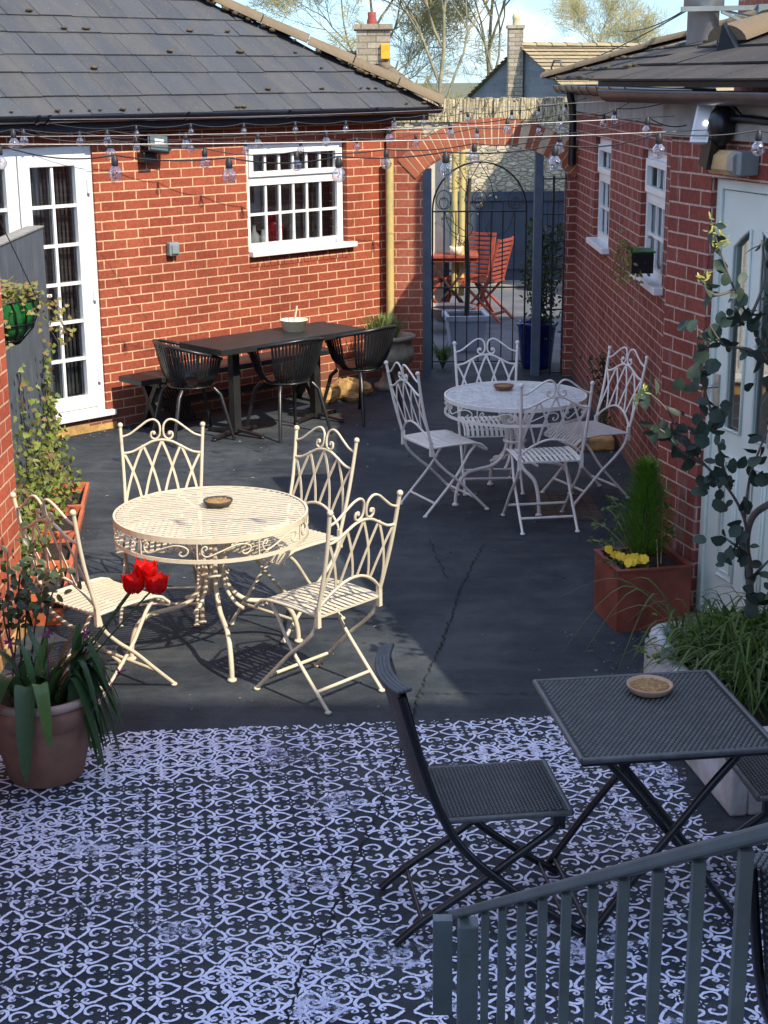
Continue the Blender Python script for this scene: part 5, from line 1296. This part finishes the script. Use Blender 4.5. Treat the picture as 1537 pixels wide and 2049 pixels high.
# hanging basket
HB=empty('hanging_basket','black wire basket with green liner and straggling ivy at the left edge','basket',(-1.94,7.72,1.62))
m=MB().lathe([(0,-.20),(.08,-.19),(.15,-.12),(.185,-.02),(.19,.02)],(0,0,0),24);m.build('liner',M['greenliner'],HB)
w_=MB()
for k in range(18):
    a=2*PI*k/18;w_.tube([(r*math.cos(a+d),r*math.sin(a+d),z) for r,z,d in ((.195,.03,0),(.195,-.02,.1),(.157,-.125,.25),(.085,-.20,.35),(.0,-.21,.4))],.004,4)
for r,z in ((.195,.03),(.17,-.09),(.11,-.175)): w_.tube([(r*math.cos(t),r*math.sin(t),z) for t in [2*PI*k/24 for k in range(25)]],.005,5)
for a in (0,2.1,4.2): w_.tube([(.19*math.cos(a),.19*math.sin(a),.03),(0,0,.5)],.003,4)
w_.tube([(0,0,.5),(-.05,-.1,.53),(-.0,-.36,.47)],.006,5);w_.build('wire_frame',M['frame_black'],HB)
l=MB();s_=MB();rn=random.Random(13)
for _ in range(330):
    a=rn.uniform(0,2*PI);r=.19*math.sqrt(rn.random());l.leaf((r*math.cos(a)*1.1,r*math.sin(a),.03+rn.uniform(-.01,.07)),(rn.gauss(0,1),rn.gauss(0,1),rn.gauss(0,.5)),(0,-.3,1),.045,.035,'ivy')
for k in range(6):
    a=rn.uniform(-1.6,.9);P=[Vector((.16*math.cos(a),.16*math.sin(a),.04))];d=Vector((math.cos(a)*.05,math.sin(a)*.03,.0))
    for i in range(rn.randint(3,6)): d=d+Vector((rn.gauss(0,.008),rn.gauss(0,.008),-.013));P.append(P[-1]+d)
    s_.tube(spline(P,3),.0022,4)
    for p in P[2:]:
        for _ in range(4): l.leaf(p+Vector((rn.gauss(0,.025),rn.gauss(0,.02),rn.gauss(0,.02))),(rn.gauss(0,1),rn.gauss(0,1),rn.gauss(-.4,.8)),(.3,-1,.5),.030,.022,'ivy')
l.build('foliage',M['dryivy'],HB);s_.build('stems',M['bark'],HB)
# ------------------------------------------------------------------ big tulip pot
BPt=empty('flower_pot','big dusty terracotta pot at the lower left holding tulips','pot',(-1.375,5.66,0));BPt.scale=(1.1,1.1,1.06)
MB().lathe([(0,0),(.125,0),(.135,.01),(.185,.22),(.188,.245),(.195,.25),(.200,.31),(.195,.325)],(0,0,0),44).build('body',M['pot_brown'],BPt)
MB().lathe([(.195,.322),(.206,.328),(.208,.345),(.198,.355),(.180,.352),(.172,.32)],(0,0,0),44).build('rim',M['pot_rim'],BPt)
MB().lathe([(0,.315),(.18,.31)],(0,0,0),24,lambda a,z:.0).build('soil',M['soil'],BPt)
TL_=empty('tulips','three red tulips with broad strap leaves growing in the big pot','flowers',(-1.36,5.64,.31))
rn=random.Random(8);s_=MB();f_=MB()
hd=[aty(268,1172,5.72)-Vector((-1.36,5.64,.31)),aty(293,1146,5.76)-Vector((-1.36,5.64,.31)),aty(313,1172,5.70)-Vector((-1.36,5.64,.31))]
for k,h in enumerate(hd):
    s_.tube(spline([(.05+.03*k,.0,0),(.10+.02*k,.02,.12),h*.75+Vector((.0,0,-.0)),h],5),.0045,6)
    tuf=MB()
    for q in range(8):
        a=q*2*PI/8+k;ri=.85 if q%2 else 1.0;vs=[];K=6
        d=Vector((math.cos(a),math.sin(a),0));sd=Vector((-math.sin(a),math.cos(a),0))
        for i in range(K+1):
            t=i/K;rad=(.007+.028*math.sin(PI*.5*min(1,t*1.9))+.030*max(0,t-.5))*ri;zz=-.026+(.066+.008*(q%3))*t;wd=.034*math.sin(PI*min(1,.12+.86*t))**.7
            for j,u in enumerate((-1,-.5,0,.5,1)): vs.append(h+d*(rad*(1-.18*u*u)+.004)+sd*u*wd+Vector((0,0,zz-(.006*u*u))))
        f_.add(vs,[(5*i+j,5*i+j+1,5*i+j+6,5*i+j+5) for i in range(K) for j in range(4)],True)
s_.build('stems',M['stem'],TL_);f_.build('flowers',M['red'],TL_);MB().ball(hd[0]+Vector((0,0,.0)),.008,6,4).build('flower_centre',M['darkleaf'],TL_)
l=MB()
def strap(b,tip,arch,w,drop=0):
    b=Vector(b);tip=Vector(tip);mid=b.lerp(tip,.5)+Vector((0,0,arch));P=spline([b,b.lerp(mid,.55)+Vector((0,0,arch*.25)),mid,mid.lerp(tip,.6)+Vector((0,0,arch*.15)),tip],3);l.blade(P,w)
for _ in range(30):
    a=rn.uniform(-.5,PI+.5);r=rn.uniform(.08,.22);strap((rn.uniform(-.1,.13),rn.uniform(-.1,.1),0),(r*math.cos(a)+.03,r*.6*math.sin(a),rn.uniform(.10,.34)),rn.uniform(.0,.06),rn.uniform(.026,.055))
strap((.06,-.05,0),(.27,-.05,-.16),.22,.07);strap((.08,-.02,0),(.30,-.03,-.22),.26,.07);strap((.10,0,.0),(.31,.0,-.10),.22,.06);strap((.07,-.06,0),(.25,-.12,-.24),.25,.06)
strap((-.02,-.12,.03),(-.02,-.30,-.20),.22,.085);strap((0,-.12,.02),(.08,-.29,-.06),.18,.06);strap((-.1,-.1,.02),(-.25,-.20,.02),.18,.08);strap((-.06,-.1,.03),(-.14,-.27,.05),.15,.09)
strap((.08,0,0),(.20,.0,.33),.02,.045);strap((.1,.02,0),(.30,.02,.14),.05,.03);strap((.03,-.05,0),(.10,-.08,.19),.03,.075);strap((-.03,-.06,0),(-.07,-.1,.16),.05,.10)
for _ in range(26): 
    a=rn.uniform(-.9,.5);r=rn.uniform(.23,.33);strap((.1,rn.uniform(-.06,.06),0),(r*math.cos(a),r*math.sin(a)*.6,rn.uniform(-.22,.05)),rn.uniform(.14,.24),rn.uniform(.018,.036))
l.build('leaves',M['strap'],TL_)
p_=MB()
for c in (aty(170,1268,5.7),aty(95,1265,5.6),aty(240,1345,5.5),aty(20,1285,5.5)):
    c=c-Vector((-1.36,5.64,.31))
    for _ in range(7): p_.leaf(c,(rn.gauss(0,1),rn.gauss(0,1),rn.gauss(0,1)),(0,-1,0),.028,.010)
    p_.tube([(c.x*.6,c.y*.6,0),c],.002,4)
p_.build('small_flowers',M['purple'],TL_)
RO=empty('rose_bush','leggy dark-leaved rose with thin stems in the big pot at the left edge','shrub',(-1.50,5.66,.31))
s_=MB();l=MB();rn=random.Random(77)
for (tx_,ty_,yy) in ((15,1100,5.75),(70,1080,5.8),(95,1135,5.9),(40,1150,5.6),(120,1150,5.8),(5,1200,5.6),(60,1190,5.7)):
    e=aty(tx_,ty_,yy)-Vector((-1.5,5.66,.31));P=spline([(rn.uniform(-.03,.08),0,0),(e.x*.4+rn.uniform(-.02,.05),e.y*.4,e.z*.45),(e.x*.8,e.y*.8,e.z*.8),e],4);s_.tube(P,.0038,5)
    for p in P[7:]:
        for _ in range(4): l.leaf(Vector(p)+Vector((rn.gauss(0,.035),rn.gauss(0,.02),rn.gauss(0,.025))),(rn.gauss(0,1),rn.gauss(0,.6),rn.gauss(0,.7)),(rn.gauss(0,.5),-.7,1),.038,.024,'round')
s_.build('stems',M['bark'],RO);l.build('leaves',M['roseleaf'],RO)
# ------------------------------------------------------------------ red-brown planter with feathery shrub and pansies
RP=empty('metal_planter','square red-brown metal planter against the right brick bay','planter',(1.33,7.48,0),R(10.5))
m=MB();hx,hy,h=.195,.185,.32
m.box((-hx,-hy,0),(-hx+.012,hy,h));m.box((hx-.012,-hy,0),(hx,hy,h));m.box((-hx+.012,-hy,0),(hx-.012,-hy+.012,h));m.box((-hx+.012,hy-.012,0),(hx-.012,hy,h))
m.build('box',M['rustbox'],RP);r=MB();r.box((-hx-.008,-hy-.008,h),(-hx+.02,hy+.008,h+.008));r.box((hx-.02,-hy-.008,h),(hx+.008,hy+.008,h+.008));r.box((-hx+.02,-hy-.008,h),(hx-.02,-hy+.02,h+.008));r.box((-hx+.02,hy-.02,h),(hx-.02,hy+.008,h+.008));r.build('rim',M['rustbox'],RP)
MB().box((-hx+.012,-hy+.012,.02),(hx-.012,hy-.012,.285)).build('soil',M['soil'],RP)
FE=empty('feathery_shrub','bright green feathery conical shrub in the red-brown planter','shrub',(1.34,7.50,.28))
l=MB();rn=random.Random(55)
for _ in range(3400):
    z=.06+.48*rn.random()**1.05;rad=.150*(1-((z-.06)/.50))**.7*(.35+.65*rn.random())*(1+.18*math.sin(9*z*6))+.004;a=rn.uniform(0,2*PI)
    if z<.13: rad*=.7
    c=Vector((rad*math.cos(a),rad*math.sin(a),z));d=Vector((math.cos(a)*.7,math.sin(a)*.7,rn.uniform(.2,1.1)));L=rn.uniform(.03,.085)
    dn=d.normalized()*L;l.blade([c,c+dn*.5+Vector((rn.gauss(0,.006),rn.gauss(0,.006),.002)),c+dn],.0040)
for _ in range(7): 
    a=rn.uniform(0,6.3);m_=Vector((.03*math.cos(a),.03*math.sin(a),0))
l.build('foliage',M['fern'],FE);s_=MB()
for k in range(5): s_.tube([(rn.gauss(0,.01),rn.gauss(0,.01),0),(rn.gauss(0,.02),rn.gauss(0,.02),.2),(0,0,.42)],.004,5)
s_.build('stems',M['bark'],FE)
PN=empty('pansies','clump of yellow pansies at the left corner of the red-brown planter','flowers',(1.20,7.43,.285))
l=MB();f_=MB();rn=random.Random(56)
for k in range(15):
    x,y=rn.uniform(-.055,.13),rn.uniform(-.11,.09)
    if k<9: x,y=-.03+.012*k+rn.gauss(0,.01),.08-.022*k
    z=.055+rn.uniform(0,.03);c=Vector((x,y,z));nf=Vector((rn.gauss(0,.3),-.9,.6)).normalized();sx=nf.cross(Vector((0,0,1))).normalized();sy=sx.cross(nf)
    for (dx,dy,rr2) in ((-.009,.009,.012),(.009,.009,.012),(-.011,-.003,.011),(.011,-.003,.011),(0,-.011,.013)):
        cc=c+sx*dx+sy*dy;f_.add([cc+nf*.004]+[cc+sx*rr2*math.cos(t)+sy*rr2*math.sin(t)+nf*.0015*math.sin(3*t) for t in [2*PI*i/9 for i in range(9)]],[(0,1+i,1+(i+1)%9) for i in range(9)],True)
for _ in range(150): l.leaf((rn.uniform(-.07,.14),rn.uniform(-.13,.11),rn.uniform(.0,.045)),(rn.gauss(0,1),rn.gauss(0,1),.4),(0,0,1),.035,.018)
f_.build('flowers',M['yellow'],PN);l.build('leaves',M['darkleaf'],PN)
SP=empty('sprig_plant','sparse pale-leaved sprigs with a cane in the red-brown planter','plant',(1.30,7.56,.28))
l=MB();s_=MB();rn=random.Random(57)
for k,(dx,dy,dz) in enumerate(((-.20,.05,.20),(-.16,-.02,.30),(-.12,.05,.33),(-.22,0,.12),(.17,.02,.30),(.14,.03,.38),(.20,-.02,.20),(.16,.0,.12),(.15,.05,.40))):
    P=spline([(0,0,0),(dx*.35,dy*.4,dz*.5),(dx*.7,dy*.8,dz*.85),(dx,dy,dz)],4);s_.tube(P,.0022,4)
    for p in P[4:]:
        for _ in range(3): l.leaf(Vector(p)+Vector((rn.gauss(0,.012),rn.gauss(0,.012),rn.gauss(0,.01))),(rn.gauss(0,1),rn.gauss(0,1),rn.gauss(.2,.5)),(0,-.5,1),.028,.017)
s_.tube([(.10,-.14,0),(.085,-.15,.17)],.003,5);s_.tube([(.13,-.05,0),(.13,-.05,.36)],.004,5)
s_.build('stems',M['wood'],SP);l.build('leaves',M['grassl'],SP)
# ------------------------------------------------------------------ white raised bed and eucalyptus
WB=empty('raised_bed','white painted raised bed at the lower right full of grassy plants','planter',(1.304,5.24,0),R(9))
WBM=Matrix.Translation((1.304,5.24,0))@Matrix.Rotation(R(9),4,'Z')
m=MB();bh=.34;m.box((0,0,0),(.07,1.06,bh));m.box((.07,0,0),(1.2,.07,bh));m.box((.07,.99,0),(1.2,1.06,bh))
m.build('kerb_wall',M['whiterender'],WB,bevel=.012);MB().box((.07,.07,0),(1.2,.99,bh-.05)).build('soil',M['soil'],WB)
o=MB().tube(spline([(.02,.80,.36),(.03,.98,.375),(.12,1.05,.37),(.24,1.04,.36)],5),.035,10).build('pipe_edging',M['whiterender'],WB)
l=MB();rn=random.Random(91)
for _ in range(620):
    x=rn.uniform(.10,.75);y=rn.uniform(.20,.98);a=rn.uniform(0,2*PI);L=rn.uniform(.16,.40);b=Vector((x,y,bh-.05));h=rn.uniform(.08,.26)
    t_=b+Vector((L*math.cos(a)-.03,L*math.sin(a),h*rn.uniform(.1,.9)));mid=b.lerp(t_,.5)+Vector((0,0,h*.75));l.blade(spline([b,mid,t_],4),rn.uniform(.006,.013))
for (ax,ay,az_) in ((-.30,1.45,.40),(-.25,1.15,.24),(-.14,1.0,.20),(-.33,1.25,.20),(-.05,1.40,.45)):
    l.blade(spline([(.2,1.1,bh),(.2*.5+ax*.5,1.1*.5+ay*.5,.54),(ax,ay,az_)],6),.013)
GR=l.build('grassy_plants',M['grassl']);GR.matrix_world=WBM;tag(GR,'arching grassy leaves spilling from the white raised bed','plant')
l=MB()
for _ in range(1300):
    a=rn.gauss(0,.15);b=rn.gauss(0,.12);z=.12*math.exp(-(a*a+b*b)*18);l.leaf((.36+a,.88+b,bh+z+rn.uniform(-.05,.03)),(rn.gauss(0,1),rn.gauss(0,1),.3),(rn.gauss(0,.3),rn.gauss(0,.3),1),.030,.022,'round')
o=l.build('leafy_mound',M['bushl']);o.matrix_world=WBM;tag(o,'bright green small-leaved mound at the far end of the raised bed','plant')
EU=empty('eucalyptus','eucalyptus sapling with round blue-green leaves in the raised bed before the mint door','tree',(1.60,6.25,.30))
base=Vector((1.60,6.25,.30));s_=MB();l=MB();yl=MB();rn=random.Random(101)
def E(px,py,Y): return aty(px,py,Y)-base
s_.tube(spline([(0,0,0),E(1500,1160,6.2),E(1494,1085,6.18),E(1506,1035,6.15),E(1537,1010,6.1),E(1600,980,6.05)],5),[.018]*8+[.015]*18,8)
brs=[[(1497,1120,6.2),(1490,1040,6.1),(1455,975,6.05),(1410,930,6.0),(1370,880,5.95),(1330,815,5.9),(1290,780,5.85)],
[(1455,975,6.05),(1440,900,6.0),(1425,830,6.0),(1400,740,5.95),(1395,650,5.95)],
[(1490,1040,6.1),(1500,960,6.1),(1520,900,6.0),(1537,860,6.0)],
[(1600,980,6.05),(1570,850,6.0),(1540,730,6.0),(1500,640,5.95),(1470,580,5.95),(1440,500,5.95),(1425,450,5.95)],
[(1540,730,6.0),(1500,700,5.9),(1450,690,5.9),(1420,650,5.9)],
[(1500,640,5.95),(1530,560,5.95),(1525,480,5.95)],
[(1470,580,5.95),(1430,590,5.9),(1405,560,5.9)],
[(1500,1160,6.2),(1530,1130,6.1),(1560,1100,6.1)],
[(1500,1110,6.15),(1470,1090,6.0),(1450,1075,6.0)],
[(1410,930,6.0),(1360,900,5.9),(1345,870,5.9)],[(1370,880,5.95),(1330,865,5.9),(1310,850,5.9)]]
for bi,b in enumerate(brs):
    P=spline([E(*q) for q in b],5);s_.tube(P,[.0075*(1-.6*i/len(P)) for i in range(len(P))],5)
    nlen=len(P)
    for i,p in enumerate(P):
        if i<3 and bi>0: continue
        for _ in range(rn.choice((0,1,1,1,2))):
            dr=Vector((rn.gauss(0,1),rn.gauss(0,.8),rn.gauss(-.25,.8))).normalized();sz=rn.uniform(.04,.072)
            l.leaf(Vector(p)+dr*.012,dr,(rn.gauss(0,.9),-1,rn.gauss(.5,.9)),sz,sz*rn.uniform(.45,.9),rn.choice(('round','ov')))
for (px,py,Y) in ((1460,960,6.0),(1425,980,6.0),(1405,990,6.0),(1455,1100,6.0),(1470,1120,6.0),(1500,1190,6.05),(1530,1185,6.0),(1420,830,5.95),(1440,850,5.95),(1500,960,6.0),(1385,870,5.9),(1400,700,5.9),(1390,760,5.9),(1440,640,5.9),(1480,590,5.9),(1410,720,5.9),(1500,620,5.9),(1525,590,5.9),(1515,680,5.9),(1535,770,5.9)):
    c=E(px,py,Y)
    for _ in range(5):
        dr=Vector((rn.gauss(0,1),rn.gauss(0,.6),rn.gauss(0,1))).normalized();sz=rn.uniform(.04,.075)
        l.leaf(c+dr*.01+Vector((rn.gauss(0,.03),0,rn.gauss(0,.03))),dr,(rn.gauss(0,.8),-1,rn.gauss(.3,.8)),sz,sz*rn.uniform(.6,1.0),rn.choice(('round','round','ov')))
for (px,py,Y) in ((1430,455,5.95),(1440,490,5.95),(1410,560,5.9),(1290,780,5.85),(1275,795,5.85),(1440,475,5.95)):
    c=E(px,py,Y)
    for _ in range(14): yl.leaf(c+Vector((rn.gauss(0,.015),rn.gauss(0,.01),rn.gauss(0,.015))),(rn.gauss(0,1),rn.gauss(0,1),rn.gauss(0,1)),(0,-1,0),.028,.007)
s_.build('trunk',M['bark_grey'],EU);l.build('leaves',M['euc'],EU);yl.build('young_leaves',M['eucyoung'],EU)
# small wall plant behind far right chair
o=MB();rn=random.Random(102);st=MB()
for k in range(4):
    P=[Vector((rn.gauss(0,.02),rn.gauss(0,.03),0))]
    for i in range(6): P.append(P[-1]+Vector((rn.gauss(-.005,.015),rn.gauss(0,.02),.11)))
    for p in spline(P,2):
        for _ in range(4): o.leaf(p+Vector((rn.gauss(0,.03),rn.gauss(0,.03),0)),(rn.gauss(0,1),rn.gauss(0,1),rn.gauss(0,1)),(-1,-1,0),.035,.02)
    st.tube(spline(P,2),.004,4)
WP=empty('wall_shrub','thin dry climbing plant against the right brick wall behind the far chair','plant',(1.70,11.5,0))
o.build('leaves',M['darkleaf'],WP);st.build('stems',M['bark'],WP)
o=MB().box((-.16,-.2,0),(.16,.2,.10)).build('stone_block',M['rock'],bevel=.02);o.location=(1.58,11.35,0);tag(o,'low pale stone block at the foot of the right wall','stone')
# ------------------------------------------------------------------ railing and steps in front of the camera
RL=empty('stair_railing','grey painted metal stair railing at the lower right, closest to the camera','railing',(.146,2.49,0))
d=Vector((.206,-1.136,.75));L2=Vector((.206,-1.136,0)).length
m=MB().bar((-.018,.085,1.175),tuple(Vector((0,0,1.228))+d*1.75),.024,.016);m.build('handrail',M['rail'],RL,bevel=.004)
MB().box((-.016,-.020,.10),(.022,.020,1.212)).build('newel_post',M['rail'],RL,bevel=.004)
o=MB().box((-.06,.02,1.0),(-.024,.045,1.20)).build('end_plate',M['rail'],RL)
for k in range(1,17):
    p=Vector((.005,-.02,0))+d*(k*.0985);zt_=1.20+.75*k*.0985
    MB().bar((p.x,p.y,zt_-.88),(p.x,p.y,zt_+.032),.0135,.0135,(1,0,0)).build('baluster',M['rail'],RL)
m=MB().bar((0,0,.33),tuple(Vector((0,0,.33))+d*1.75),.03,.03);m.build('bottom_rail',M['rail'],RL)
ST=MB()
for k in range(7): ST.box((.22+.05*k,2.36-.25*(k+1),0),(1.5,2.36-.25*k,.165*(k+1)))
struct(ST.build('steps',M['slab']))
struct(MB().box((-1.5,-.45,0),(1.5,.60,1.155)).build('landing',M['slab']))
